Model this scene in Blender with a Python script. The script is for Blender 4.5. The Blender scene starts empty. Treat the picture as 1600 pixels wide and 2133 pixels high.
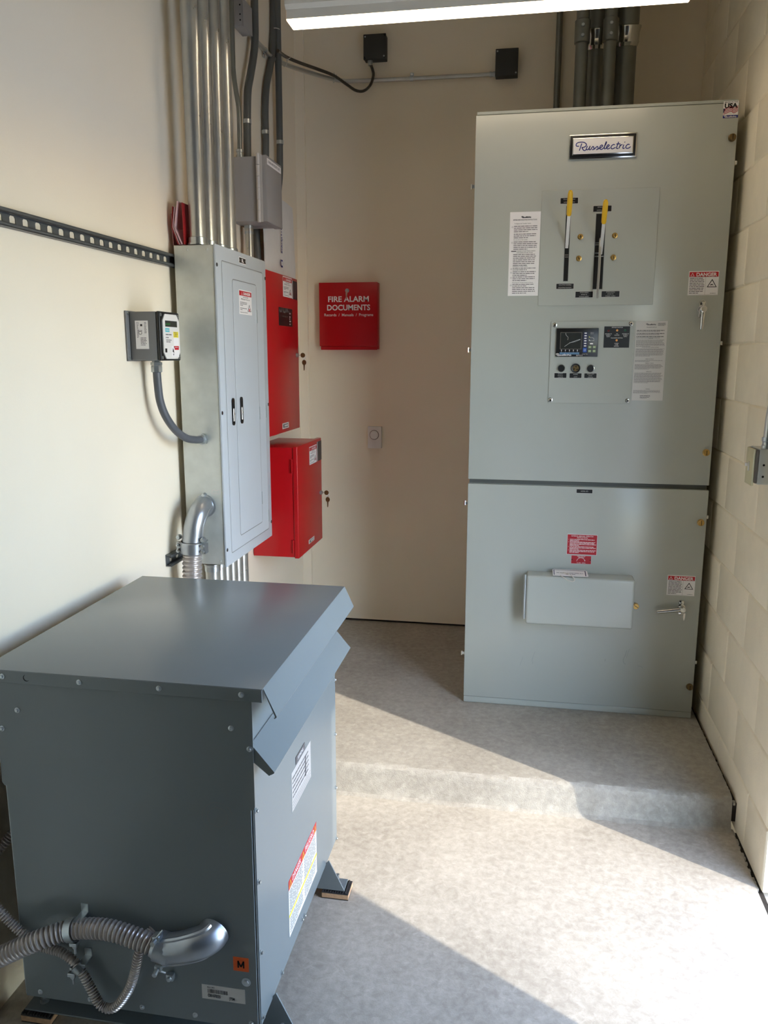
import bpy, bmesh, math, random
from mathutils import Vector, Matrix
random.seed(11)
C = bpy.context.scene.collection
PI = math.pi

# ------------------------------------------------------------------ materials
def lin(c):
    return tuple((v/255/12.92 if v/255 <= .04045 else ((v/255+.055)/1.055)**2.4) for v in c) + (1,)

M = {}
def mat(name, col, rough=.5, metal=0., var=.06, nscale=8., bump=0., bscale=60., col2=None, spec=.5,
        emit=None, estr=0., alpha=1., trans=0., rvar=0., detail=4.):
    m = bpy.data.materials.new(name); m.use_nodes = True
    nt = m.node_tree; N = nt.nodes; L = nt.links
    p = N['Principled BSDF']
    p.inputs['Roughness'].default_value = rough
    p.inputs['Metallic'].default_value = metal
    p.inputs['Specular IOR Level'].default_value = spec
    tc = N.new('ShaderNodeTexCoord')
    if var > 0 or col2:
        n = N.new('ShaderNodeTexNoise'); n.inputs['Scale'].default_value = nscale; n.inputs['Detail'].default_value = detail
        L.new(tc.outputs['Object'], n.inputs['Vector'])
        r = N.new('ShaderNodeValToRGB')
        r.color_ramp.elements[0].position = .3; r.color_ramp.elements[1].position = .7
        a = lin(col)
        b = lin(col2) if col2 else tuple(min(1, x*(1+var)) for x in a[:3])+(1,)
        if not col2: a = tuple(x*(1-var) for x in a[:3])+(1,)
        r.color_ramp.elements[0].color = a; r.color_ramp.elements[1].color = b
        L.new(n.outputs['Fac'], r.inputs['Fac']); L.new(r.outputs['Color'], p.inputs['Base Color'])
        if rvar > 0:
            mr = N.new('ShaderNodeMapRange'); mr.inputs['To Min'].default_value = max(.02, rough-rvar); mr.inputs['To Max'].default_value = rough+rvar
            L.new(n.outputs['Fac'], mr.inputs['Value']); L.new(mr.outputs['Result'], p.inputs['Roughness'])
    else:
        p.inputs['Base Color'].default_value = lin(col)
    if bump > 0:
        n2 = N.new('ShaderNodeTexNoise'); n2.inputs['Scale'].default_value = bscale; n2.inputs['Detail'].default_value = 5
        L.new(tc.outputs['Object'], n2.inputs['Vector'])
        b = N.new('ShaderNodeBump'); b.inputs['Strength'].default_value = bump; b.inputs['Distance'].default_value = .004
        L.new(n2.outputs['Fac'], b.inputs['Height']); L.new(b.outputs['Normal'], p.inputs['Normal'])
    if emit:
        p.inputs['Emission Color'].default_value = lin(emit); p.inputs['Emission Strength'].default_value = estr
    p.inputs['Alpha'].default_value = alpha
    p.inputs['Transmission Weight'].default_value = trans
    M[name] = m
    return m

mat('wall_paint', (239, 227, 205), .62, var=.015, nscale=3, bump=.08, bscale=220)
mat('block_paint', (246, 234, 209), .5, var=.03, nscale=14, bump=.16, bscale=120)
mat('ceiling_paint', (236, 230, 216), .8, var=.03)
mat('wall_bounce_cut', (34, 31, 28), .7, var=.05)  # near-black for unseen walls, chosen to soak up bounced light
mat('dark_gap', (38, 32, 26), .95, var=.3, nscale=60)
mat('switch_grey', (177, 180, 172), .24, var=.012, nscale=5, bump=.02, bscale=400)
mat('switch_grey_shade', (92, 94, 90), .5, var=.03)  # cabinet grey darkened to paint shade in the seams and round the slots
mat('transformer_grey', (118, 126, 128), .25, var=.015, nscale=5, bump=.02, bscale=400)
mat('panel_grey', (188, 194, 199), .36, var=.012, bump=.02, bscale=400)
mat('box_grey', (150, 147, 145), .5, var=.02)
mat('lever_steel', (226, 225, 220), .32, .45, var=.02)
mat('scuff', (150, 153, 148), .5, var=.05)
mat('hinge_grey', (196, 192, 188), .4, .2, var=.02)
mat('plastic_grey', (112, 112, 112), .5, var=.03)
mat('dark_box', (52, 52, 49), .6, var=.06)
mat('galv', (196, 199, 193), .3, .4, col2=(208, 211, 205), nscale=22, rvar=.02)
mat('zinc', (188, 194, 196), .28, .85, var=.08, nscale=40)
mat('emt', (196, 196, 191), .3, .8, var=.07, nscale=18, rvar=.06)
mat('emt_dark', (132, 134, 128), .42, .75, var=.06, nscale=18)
mat('conduit_grey', (96, 98, 95), .5, .25, var=.06)
mat('alu_cast', (176, 181, 186), .32, .85, var=.06, nscale=30, bump=.03)
mat('flex_steel', (196, 188, 182), .3, .6, var=.06, nscale=30)
mat('liquid_tight', (84, 87, 92), .42, var=.04)
mat('chrome', (212, 212, 208), .14, 1., var=.03)
mat('brass', (190, 156, 92), .3, .9, var=.08, nscale=60)
mat('brass_dark', (120, 98, 62), .4, .8, var=.08, nscale=60)
mat('red_paint', (186, 6, 20), .32, var=.02, spec=.5)
mat('red_print', (192, 22, 34), .45, var=.02)
mat('red_label', (172, 20, 36), .4, var=.02)
mat('paper', (236, 232, 230), .6, var=.01)
mat('paper_grey', (206, 203, 198), .55, var=.015)
mat('ink', (34, 32, 34), .6, var=0)
mat('ink_soft', (92, 88, 90), .6, var=0)
mat('ink_blue', (24, 34, 122), .5, var=0)
mat('black_plastic', (18, 18, 19), .35, var=.05)
mat('black_matte', (9, 9, 9), .85, var=.05)
mat('white_plastic', (226, 222, 216), .4, var=.01)
mat('white_paint', (222, 218, 208), .4, var=.015)
mat('ivory', (206, 198, 160), .4, var=.015)
mat('yellow_grip', (236, 186, 34), .35, var=.04)
mat('yellow_print', (226, 208, 46), .5, var=.02)
mat('orange', (226, 92, 18), .5, var=.03)
mat('teal', (70, 178, 190), .5, var=.01)
mat('blue_key', (36, 86, 176), .45, var=.02)
mat('blue_bar', (92, 128, 160), .45, var=.02)
mat('navy', (24, 30, 74), .45, var=.02)
mat('green_key', (138, 156, 108), .5, var=.02)
mat('screen', (52, 54, 52), .18, var=.08, nscale=12)
mat('lens_amber', (240, 170, 96), .3, var=.02)
mat('lens_red', (96, 18, 16), .3, var=.02)
mat('lens_green', (22, 92, 66), .3, var=.02)
mat('film', (210, 212, 210), .25, var=0)
mat('pouch', (226, 224, 222), .3, var=.03, nscale=20, bump=.12, bscale=30, spec=.6)
mat('folder_red', (158, 30, 34), .6, var=.05)
mat('folder_pink', (222, 186, 190), .6, var=.03)
mat('pad_cork', (196, 158, 122), .8, var=.12, nscale=160)
mat('pad_rubber', (44, 42, 42), .7, var=.1)
mat('tie_white', (206, 200, 188), .5, var=.02)
mat('steel_frame', (98, 92, 84), .5, var=.03)
mat('outside', (222, 216, 206), .9, var=.06, nscale=2)
mat('lamp_lens', (250, 246, 238), .5, var=0, emit=(255, 232, 200), estr=6.5)
mat('lamp_end', (236, 214, 196), .5, var=0)
mat('galv_dark', (112, 115, 116), .4, .6, var=.08, nscale=30)
mat('folder_in', (196, 150, 156), .6, var=.03)
mat('armor', (96, 90, 80), .4, .8, var=.1, nscale=40)
mat('lcd_green', (60, 150, 60), .5, var=0, emit=(60, 190, 70), estr=.06)

def concrete(name, base, light, dark, bump=.14):
    m = bpy.data.materials.new(name); m.use_nodes = True
    nt = m.node_tree; N = nt.nodes; L = nt.links; p = N['Principled BSDF']
    tc = N.new('ShaderNodeTexCoord')
    def noise(s, d, dist=0., rough=.6):
        n = N.new('ShaderNodeTexNoise'); n.inputs['Scale'].default_value = s; n.inputs['Detail'].default_value = d
        n.inputs['Distortion'].default_value = dist; n.inputs['Roughness'].default_value = rough
        L.new(tc.outputs['Object'], n.inputs['Vector']); return n
    def ramp(src, a, b, ca, cb):
        r = N.new('ShaderNodeValToRGB'); r.color_ramp.elements[0].position = a; r.color_ramp.elements[1].position = b
        r.color_ramp.elements[0].color = ca; r.color_ramp.elements[1].color = cb; L.new(src, r.inputs['Fac']); return r
    def mix(fac, a, b):
        x = N.new('ShaderNodeMix'); x.data_type = 'RGBA'
        if isinstance(fac, float): x.inputs[0].default_value = fac
        else: L.new(fac, x.inputs[0])
        L.new(a, x.inputs[6]); L.new(b, x.inputs[7]); return x.outputs[2]
    n1 = noise(3.0, 7, .2); n2 = noise(42, 7, .35, .68); n3 = noise(260, 3); n4 = noise(24, 7, .6, .7)
    c1 = ramp(n1.outputs['Fac'], .35, .68, lin(dark), lin(base))
    c2 = ramp(n2.outputs['Fac'], .36, .66, lin(base), lin(light))
    a = mix(.5, c1.outputs['Color'], c2.outputs['Color'])
    w = ramp(n4.outputs['Fac'], .56, .70, (0, 0, 0, 1), (1, 1, 1, 1))
    mm = N.new('ShaderNodeMath'); mm.operation = 'MULTIPLY'; mm.inputs[1].default_value = .4; L.new(w.outputs['Color'], mm.inputs[0])
    rgb = N.new('ShaderNodeRGB'); rgb.outputs[0].default_value = lin(light)
    a = mix(mm.outputs[0], a, rgb.outputs[0])
    sp = ramp(n3.outputs['Fac'], .28, .36, (1, 1, 1, 1), (0, 0, 0, 1))
    mm2 = N.new('ShaderNodeMath'); mm2.operation = 'MULTIPLY'; mm2.inputs[1].default_value = .35; L.new(sp.outputs['Color'], mm2.inputs[0])
    rgb2 = N.new('ShaderNodeRGB'); rgb2.outputs[0].default_value = lin(dark)
    a = mix(mm2.outputs[0], a, rgb2.outputs[0])
    L.new(a, p.inputs['Base Color'])
    p.inputs['Roughness'].default_value = .62; p.inputs['Specular IOR Level'].default_value = .4
    ad = N.new('ShaderNodeMath'); L.new(n2.outputs['Fac'], ad.inputs[0]); L.new(n3.outputs['Fac'], ad.inputs[1])
    b = N.new('ShaderNodeBump'); b.inputs['Strength'].default_value = bump; b.inputs['Distance'].default_value = .004
    L.new(ad.outputs[0], b.inputs['Height']); L.new(b.outputs['Normal'], p.inputs['Normal'])
    M[name] = m
concrete('concrete', (172, 163, 149), (212, 204, 190), (134, 126, 113))
concrete('concrete_pad', (160, 154, 142), (196, 189, 176), (124, 116, 104), .4)

# ------------------------------------------------------------------ mesh helpers
def V(*a): return Vector(a)
OFF = {}
class MB:
    def __init__(s): s.v = []; s.f = []; s.m = []
    def add(s, vs, fs, m):
        o = len(s.v); s.v += [tuple(v) for v in vs]
        for f in fs: s.f.append([i+o for i in f]); s.m.append(m)
        return s
    def box(s, x0, x1, y0, y1, z0, z1, m, bev=0., seg=2):
        if x0 > x1: x0, x1 = x1, x0
        if y0 > y1: y0, y1 = y1, y0
        if z0 > z1: z0, z1 = z1, z0
        bm = bmesh.new(); bmesh.ops.create_cube(bm, size=1)
        for v in bm.verts:
            v.co = Vector(((x0+x1)/2+v.co.x*(x1-x0), (y0+y1)/2+v.co.y*(y1-y0), (z0+z1)/2+v.co.z*(z1-z0)))
        if bev > 0: bmesh.ops.bevel(bm, geom=bm.edges[:], offset=bev, segments=seg, affect='EDGES', profile=.5)
        bm.verts.index_update()
        s.add([v.co for v in bm.verts], [[v.index for v in f.verts] for f in bm.faces], m); bm.free(); return s
    def prism(s, poly, vec, m):
        n = len(poly); a = [Vector(p) for p in poly]; b = [p+Vector(vec) for p in a]
        nrm = Vector((0, 0, 0))
        for i in range(n): nrm += a[i].cross(a[(i+1) % n])
        if nrm.dot(Vector(vec)) > 0: a.reverse(); b.reverse()
        fs = [list(range(n)), list(range(2*n-1, n-1, -1))]
        for i in range(n):
            j = (i+1) % n; fs.append([j, i, i+n, j+n])
        return s.add(a+b, fs, m)
    def quad(s, a, b, c, d, m): return s.add([a, b, c, d], [[0, 1, 2, 3]], m)
    def tube(s, pts, r, m, n=14, cap=True):
        pts = [Vector(p) for p in pts]; k = len(pts)
        rs = r if isinstance(r, (list, tuple)) else [r]*k
        T = []
        for i in range(k):
            t = pts[min(i+1, k-1)]-pts[max(i-1, 0)]
            T.append(t.normalized() if t.length > 1e-9 else (T[-1] if T else Vector((0, 0, 1))))
        up = Vector((0, 0, 1)) if abs(T[0].z) < .9 else Vector((1, 0, 0))
        u = T[0].cross(up).normalized(); vs = []; fs = []
        for i in range(k):
            u = (u - T[i]*u.dot(T[i])).normalized(); w = T[i].cross(u)
            for j in range(n):
                a = 2*PI*j/n; vs.append(pts[i]+(u*math.cos(a)+w*math.sin(a))*rs[i])
        for i in range(k-1):
            for j in range(n):
                jj = (j+1) % n; fs.append([i*n+j, i*n+jj, (i+1)*n+jj, (i+1)*n+j])
        if cap:
            fs.append(list(range(n))[::-1]); fs.append([(k-1)*n+j for j in range(n)])
        return s.add(vs, fs, m)
    def cyl(s, a, b, r, m, n=18, r1=None):
        return s.tube([a, b], [r, r if r1 is None else r1], m, n)
    def lathe(s, o, axis, prof, m, n=18):
        o = Vector(o); ax = Vector(axis).normalized()
        return s.tube_exact(o, ax, prof, m, n)
    def tube_exact(s, o, ax, prof, m, n):
        up = Vector((0, 0, 1)) if abs(ax.z) < .9 else Vector((1, 0, 0))
        u = ax.cross(up).normalized(); w = ax.cross(u); vs = []; fs = []; k = len(prof)
        for t, r in prof:
            for j in range(n):
                a = 2*PI*j/n; vs.append(o+ax*t+(u*math.cos(a)+w*math.sin(a))*max(r, 1e-5))
        for i in range(k-1):
            for j in range(n):
                jj = (j+1) % n; fs.append([i*n+j, i*n+jj, (i+1)*n+jj, (i+1)*n+j])
        fs.append(list(range(n))[::-1]); fs.append([(k-1)*n+j for j in range(n)])
        return s.add(vs, fs, m)
    def build(s, name, parent=None, angle=32):
        off = Vector((0, 0, 0))
        p = parent
        if parent is not None: off = OFF[parent.name]
        me = bpy.data.meshes.new(name)
        keys = []
        for k in s.m:
            if k not in keys: keys.append(k)
        me.from_pydata([tuple(Vector(v)-off) for v in s.v], [], s.f)
        for k in keys: me.materials.append(M[k])
        ix = {k: i for i, k in enumerate(keys)}
        me.polygons.foreach_set('material_index', [ix[k] for k in s.m])
        me.polygons.foreach_set('use_smooth', [True]*len(s.f))
        me.update(); me.set_sharp_from_angle(angle=math.radians(angle))
        o = bpy.data.objects.new(name, me); C.objects.link(o)
        if parent is not None: o.parent = parent
        OFF[o.name] = off
        return o

def catmull(pts, n=8):
    P = [Vector(p) for p in pts]; out = []
    for i in range(len(P)-1):
        p0 = P[max(i-1, 0)]; p1 = P[i]; p2 = P[i+1]; p3 = P[min(i+2, len(P)-1)]
        for k in range(n):
            t = k/n
            out.append(.5*((2*p1)+(p2-p0)*t+(2*p0-5*p1+4*p2-p3)*t*t+(3*p1-p0-3*p2+p3)*t**3))
    out.append(P[-1]); return out

def resample(pts, step):
    out = [pts[0].copy()]; acc = 0.
    for a, b in zip(pts, pts[1:]):
        d = (b-a).length
        while acc+d >= step and d > 0:
            t = (step-acc)/d; a = a+(b-a)*t; out.append(a.copy()); d = (b-a).length; acc = 0.
        acc += d
    return out

def corrugated(mb, pts, r, pitch, amp, m, n=18):
    p = resample(catmull(pts, 24), pitch/6)
    rs = []
    for i in range(len(p)):
        c = math.cos(2*PI*i/6)
        rs.append(r*(1-amp)+r*amp*(1-abs((c-1)/2)**1.5*1.6))
    mb.tube(p, rs, m, n); return p

def empty(name, loc):
    o = bpy.data.objects.new(name, None); C.objects.link(o); o.location = loc; o.empty_display_size = .05
    OFF[o.name] = Vector(loc); return o
def tag(o, label=None, cat=None, group=None, kind=None):
    if label: o['label'] = label
    if cat: o['category'] = cat
    if group: o['group'] = group
    if kind: o['kind'] = kind
    return o
def thing(name, label, cat, loc, group=None):
    return tag(empty(name, loc), label, cat, group)

# ------------------------------------------------------------------ flat print
_tc = {}
def text_mesh(s, bold=0.):
    k = (s, bold)
    if k in _tc: return _tc[k]
    cu = bpy.data.curves.new('t', 'FONT'); cu.body = s; cu.size = 1; cu.resolution_u = 3; cu.offset = bold
    o = bpy.data.objects.new('t', cu); C.objects.link(o)
    dg = bpy.context.evaluated_depsgraph_get(); e = o.evaluated_get(dg); me = e.to_mesh()
    r = ([(v.co.x, v.co.y) for v in me.vertices], [list(p.vertices) for p in me.polygons])
    e.to_mesh_clear(); bpy.data.objects.remove(o); bpy.data.curves.remove(cu)
    _tc[k] = r; return r
_H = max(y for x, y in text_mesh('H')[0])

RUSS = [[(355,325),(312,326),(295,302),(320,265),(390,250),(455,258),(492,288),(488,318),(452,342),(405,350)],
 [(405,275),(385,340),(362,408)], [(412,350),(440,395),(470,405),(500,380)],
 [(515,320),(498,370),(507,390),(532,383),(560,340),(566,318)], [(566,318),(550,375),(560,390),(582,385)],
 [(582,385),(620,328),(642,360),(635,381),(605,388)], [(635,381),(655,372),(702,328),(720,355),(712,379),(685,388)],
 [(712,379),(735,368),(775,345),(805,320),(790,300),(762,320),(750,355),(770,380),(800,376),(830,350)],
 [(830,350),(870,270),(872,238),(855,280),(838,345),(847,372),(867,363)],
 [(867,363),(905,335),(930,310),(915,295),(890,315),(880,350),(900,372),(930,364),(950,350)],
 [(1035,300),(1015,290),(980,310),(965,345),(985,370),(1020,360),(1052,342)],
 [(1105,240),(1085,300),(1070,350),(1085,365),(1107,358)], [(1062,282),(1140,277)],
 [(1140,290),(1120,362)], [(1125,335),(1150,302),(1180,290)],
 [(1205,290),(1190,350),(1205,362),(1225,350)], [(1217,240),(1227,250)],
 [(1315,292),(1285,285),(1255,310),(1245,345),(1270,360),(1310,350),(1335,325)]]

class Lab:
    """print on a flat face: o lower-left corner, u right, v up, n out of the face"""
    def __init__(s, mb, o, u, v):
        s.mb = mb; s.o = Vector(o); s.u = Vector(u).normalized(); s.v = Vector(v).normalized(); s.n = s.u.cross(s.v)
    def P(s, x, y, l=0): return s.o+s.u*x+s.v*y+s.n*(.0002*l)
    def plate(s, x0, y0, x1, y1, m, th=.0008):
        b = [s.P(x0, y0), s.P(x1, y0), s.P(x1, y1), s.P(x0, y1)]
        s.mb.prism(b, s.n*th, m); s.o = s.o+s.n*th; return s
    def poly(s, pts, m, l=1): s.mb.add([s.P(x, y, l) for x, y in pts], [list(range(len(pts)))], m); return s
    def rect(s, x0, y0, x1, y1, m, l=1): return s.poly([(x0, y0), (x1, y0), (x1, y1), (x0, y1)], m, l)
    def text(s, t, x, y, h, m, w=None, align='l', l=2, bold=.004, rot=False):
        vs, fs = text_mesh(t, bold)
        if not vs: return s
        x0 = min(a for a, b in vs); x1 = max(a for a, b in vs); k = h/_H
        kx = k if w is None else w/(x1-x0)
        wd = (x1-x0)*kx; dx = 0 if align == 'l' else (-wd/2 if align == 'c' else -wd)
        if rot: q = [s.P(x-b*k, y+dx+(a-x0)*kx, l) for a, b in vs]
        else: q = [s.P(x+dx+(a-x0)*kx, y+b*k, l) for a, b in vs]
        s.mb.add(q, fs, m); return s
    def ribbon(s, pts, w, m, l=2, smooth=4):
        p = [Vector((a, b, 0)) for a, b in pts]
        if len(p) > 2: p = catmull(p, smooth)
        vs = []; fs = []
        for i in range(len(p)):
            t = (p[min(i+1, len(p)-1)]-p[max(i-1, 0)]).normalized(); nn = Vector((-t.y, t.x, 0))*w/2
            for q in (p[i]+nn, p[i]-nn): vs.append(s.P(q.x, q.y, l))
        for i in range(len(p)-1): fs.append([2*i+1, 2*i+3, 2*i+2, 2*i])
        s.mb.add(vs, fs, m); return s
    def script(s, x, y, w, m, th=.016, l=2):
        for st in RUSS:
            s.ribbon([(x+w*(a-290)/1045, y+w*((405-.046*(a-360))-b)/1045) for a, b in st], w*th, m, l)
        return s
    def lines(s, x0, y1, x1, n, row, m, last=.6, l=2, fill=.42, seed=1):
        rn = random.Random(seed); y = y1
        for i in range(n):
            xe = x1 if i < n-1 else x0+(x1-x0)*last
            if i < n-1: xe -= (x1-x0)*rn.random()*.1
            x = x0
            while x < xe-row*.3:
                ww = min(row*(.6+2.4*rn.random()), xe-x)
                s.rect(x, y-row*fill, x+ww, y, m, l); x += ww+row*.28
            y -= row
        return s
    def triangle(s, x, y, h, m, m2, l=2):
        w = h*1.12
        s.poly([(x-w/2, y), (x+w/2, y), (x, y+h)], m, l)
        s.poly([(x-w*.34, y+h*.1), (x+w*.34, y+h*.1), (x, y+h*.78)], m2, l+1)
        return s
    def disc(s, x, y, r, m, l=2, n=16):
        return s.poly([(x+r*math.cos(2*PI*i/n), y+r*math.sin(2*PI*i/n)) for i in range(n)], m, l)
    def ring(s, x, y, r, w, m, l=2, a0=0, a1=2*PI, n=28):
        return s.ribbon([(x+r*math.cos(a0+(a1-a0)*i/n), y+r*math.sin(a0+(a1-a0)*i/n)) for i in range(n+1)], w, m, l, 1)

XA, YA, ZA = V(1, 0, 0), V(0, 1, 0), V(0, 0, 1)
def front(mb, x, z, y): return Lab(mb, (x, y, z), XA, ZA)      # faces the room's near end
def left(mb, y, z, x): return Lab(mb, (x, y, z), YA, ZA)       # faces away from the left wall

def screw(parent, p, axis, r=.0065, m='zinc', name='screw', h=.004, slot=False, hexa=True):
    mb = MB(); ax = Vector(axis)
    mb.lathe(p, ax, [(0, r), (h*.35, r), (h*.45, r*.82)], m, 16)
    mb.lathe(Vector(p)+ax*h*.4, ax, [(0, r*.66), (h*.8, r*.62), (h, r*.45)], m, 6 if hexa else 16)
    if slot:
        up = Vector((0, 0, 1)); t = ax.cross(up)
        a = Vector(p)+ax*(h*1.42)
        d = (up*.9+t*.3).normalized(); e = ax.cross(d)
        mb.add([a-d*r*.6-e*r*.1, a+d*r*.6-e*r*.1, a+d*r*.6+e*r*.1, a-d*r*.6+e*r*.1], [[0, 1, 2, 3]], 'black_matte')
    return mb.build(name, parent)

# ------------------------------------------------------------------ the setting
def struct(mb, name, label):
    return tag(mb.build(name), label, kind='structure')
XR = .743; PADZ = .1155; YB = 4.22; CEIL = 3.5; YN = -.6
def xw(y): return -1.225+.025*(y-1.5)/2.7          # the left wall is a hair out of square
mb = MB(); mb.box(-1.4, .733, YN, 2.66, -.12, 0, 'concrete'); mb.box(-1.4, .733, 2.66, YB, -.12, .002, 'concrete')
struct(mb, 'floor', 'bare grey concrete floor slab')
# raised pad with a rough hand-formed front edge
mb = MB(); rn = random.Random(3)
prof = [(2.616, .0), (2.630, .008), (2.636, .03), (2.640, .085), (2.645, .104), (2.655, .1130), (2.672, PADZ)]
nx = 150; X0, X1 = -1.23, .729; vs = []; fs = []; k = len(prof)
jit = [[(rn.random()-.5) for _ in range(k)] for _ in range(nx+1)]
for i in range(nx+1):
    x = X0+(X1-X0)*i/nx
    for j, (y, z) in enumerate(prof):
        s = .5*jit[i][j]+.25*jit[max(i-1, 0)][j]+.25*jit[min(i+1, nx)][j]
        amp = (.016, .008, .003, .003, .004, .003, 0)[j]
        vs.append((x, y-s*amp, z+(s*.002 if 0 < j < k-1 else 0)))
    vs.append((x, YB+.02, PADZ)); vs.append((x, YB+.02, 0))
kk = k+2
for i in range(nx):
    for j in range(kk-1): fs.append([i*kk+j, (i+1)*kk+j, (i+1)*kk+j+1, i*kk+j+1])
fs.append([j for j in range(kk)]); fs.append([nx*kk+j for j in range(kk)][::-1])
mb.add(vs, fs, 'concrete_pad')
struct(mb, 'trim_1', 'raised concrete equipment pad with a rough front edge')
mb = MB(); mb.box(.733, XR+.01, YN, 2.64, -.06, -.012, 'dark_gap'); mb.box(.729, XR+.01, 2.64, YB, .03, .096, 'dark_gap')
rn = random.Random(5)
for i in range(90):
    y = 2.33+rn.random()*.85; z = (0 if y < 2.64 else .1)-.006
    r = .0025+.004*rn.random(); mb.box(.731, .731+r*1.5, y-r, y+r, z-.004, z+r*.8, 'concrete_pad', .0008, 1)
struct(mb, 'trim_2', 'dark crumbling joint along the foot of the block wall')
# left wall (smooth), slab set slightly out of square
mb = MB(); a, b = xw(YN), xw(YB+.1)
mb.prism([(a, YN, -.02), (b, YB+.1, -.02), (b-.15, YB+.1, -.02), (a-.15, YN, -.02)], (0, 0, CEIL+.1), 'wall_paint')
struct(mb, 'wall_left', 'smooth beige painted wall on the left')
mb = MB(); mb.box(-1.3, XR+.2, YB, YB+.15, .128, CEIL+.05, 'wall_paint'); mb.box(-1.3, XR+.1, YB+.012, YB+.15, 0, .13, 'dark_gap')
struct(mb, 'wall_back', 'smooth beige painted back wall')
mb = MB(); mb.box(-1.21, -1.152, 4.199, YB+.01, PADZ, CEIL, 'wall_paint', .002, 1)
struct(mb, 'trim_3', 'narrow beige build-out in the back left corner')
mb = MB(); mb.box(-1.45, XR+.2, YN-.15, YN, -.02, CEIL, 'wall_bounce_cut'); struct(mb, 'wall_front', 'unseen wall behind the viewer, made dark to cut bounced light')  # unseen, coloured dark so little light reaches the transformer front
mb = MB(); mb.box(-1.45, XR+.25, YN-.15, YB+.15, CEIL, CEIL+.12, 'ceiling_paint'); struct(mb, 'ceiling', 'painted ceiling')
# right wall: painted concrete block with struck joints
DY0, DY1, DZ = 1.22, 2.318, 2.13
mb = MB(); J = .0058; D = .0058
def blocks(y0, y1, z0, z1):
    mb.box(XR+D, XR+.2, y0, y1, z0, z1, 'block_paint')
    n0 = int(math.floor((z0+.005)/.2032)); n1 = int(math.ceil((z1+.005)/.2032))
    for n in range(n0, n1):
        a = max(z0, .2032*n-.005); b = min(z1, .2032*(n+1)-.005)
        if b-a < .02: continue
        off = .296 if n % 2 else .093
        k0 = int(math.floor((y0-off)/.4064)); k1 = int(math.ceil((y1-off)/.4064))
        for kx in range(k0, k1):
            c = max(y0, off+.4064*kx); d = min(y1, off+.4064*(kx+1))
            if d-c < .03: continue
            wob = .0007*math.sin(n*7.3+kx*3.1)
            o = [(XR+D, c, a), (XR+D, d, a), (XR+D, d, b), (XR+D, c, b)]
            e = .0015; q = [(XR+D+wob, y, z) for (_, y, z) in o]
            i1 = [(XR+D*.4, c+J*.75, a+J*.75), (XR+D*.4, d-J*.75, a+J*.75), (XR+D*.4, d-J*.75, b-J*.75), (XR+D*.4, c+J*.75, b-J*.75)]
            i2 = [(XR+wob, c+J*1.6, a+J*1.6), (XR+wob, d-J*1.6, a+J*1.6), (XR+wob, d-J*1.6, b-J*1.6), (XR+wob, c+J*1.6, b-J*1.6)]
            vs = o+i1+i2; fs = [[8, 9, 10, 11][::-1]]
            for s0 in (0, 4):
                for t in range(4): fs.append([s0+t, s0+4+t, s0+4+(t+1) % 4, s0+(t+1) % 4])
            mb.add(vs, fs, 'block_paint')
blocks(DY1, YB, -.005, CEIL);  blocks(DY0, DY1, DZ, CEIL)
struct(mb, 'wall_right', 'cream painted concrete block wall on the right')
mb = MB(); mb.box(XR, XR+.2, YN-.15, DY0, -.02, CEIL, 'wall_bounce_cut'); struct(mb, 'wall_near_right', 'unseen wall on the near side of the doorway, made dark to cut bounced light')  # out of view, darkened to keep bounce off the transformer front
mb = MB()
for y0, y1 in ((DY0-.02, DY0+.03), (DY1-.03, DY1+.02)): mb.box(XR+.12, XR+.215, y0, y1, 0, DZ+.03, 'steel_frame', .002, 1)
mb.box(XR+.12, XR+.215, DY0, DY1, DZ-.02, DZ+.04, 'steel_frame', .002, 1)
struct(mb, 'door_1', 'steel frame of the open doorway in the block wall')
mb = MB(); mb.box(XR, 30, -25, 30, -.2, -.03, 'outside'); struct(mb, 'floor_outside', 'paved ground outside the doorway')

# ------------------------------------------------------------------ transfer switch cabinet
YF = 3.243
ats = thing('transfer_switch_cabinet', 'tall light grey two-door transfer switch cabinet standing on the raised concrete pad', 'electrical cabinet', (.24, 3.7, PADZ))
mb = MB(); mb.box(-.2225, .7005, YF+.02, 4.13, PADZ+.001, 2.472, 'switch_grey', .003)
mb.box(-.2225, .7005, YF+.006, YF+.04, 2.462, 2.473, 'switch_grey', .001, 1)
mb.build('cabinet_body', ats)
mb = MB(); mb.box(-.226, .706, YF+.006, YF+.03, PADZ+.001, .1435, 'switch_grey', .002); mb.build('plinth', ats)
mb = MB(); mb.box(-.2262, .704, YF, YF+.0185, 1.0855, 2.4595, 'switch_grey', .0028)
mb.box(-.2215, .699, YF+.0185, YF+.0202, 1.068, 1.0855, 'switch_grey_shade')  # darker strip painted for the shade in the seam between the doors
up = mb.build('upper_door', ats)
mb = MB(); mb.box(-.2262, .7055, YF, YF+.0185, .146, 1.0665, 'switch_grey', .0028)
mb.box(-.2215, .701, YF+.0185, YF+.0204, .138, .1455, 'switch_grey_shade')  # shade in the gap under the lower door, put into the colour
lo = mb.build('lower_door', ats)
for z, dr in ((2.21, up), (1.60, up), (.985, lo), (.335, lo)):
    mb = MB(); mb.cyl((-.2375, YF+.012, z-.009), (-.2375, YF+.012, z+.009), .0045, 'chrome', 10); mb.box(-.2375, -.22, YF+.008, YF+.012, z-.006, z+.006, 'zinc', .001, 1)
    mb.build('hinge', dr)
for z in (2.26, 1.625, .96, .36):
    mb = MB(); mb.box(.70, .7125, YF+.004, YF+.014, z-.007, z+.007, 'chrome', .002); mb.build('side_clip', ats)
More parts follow.
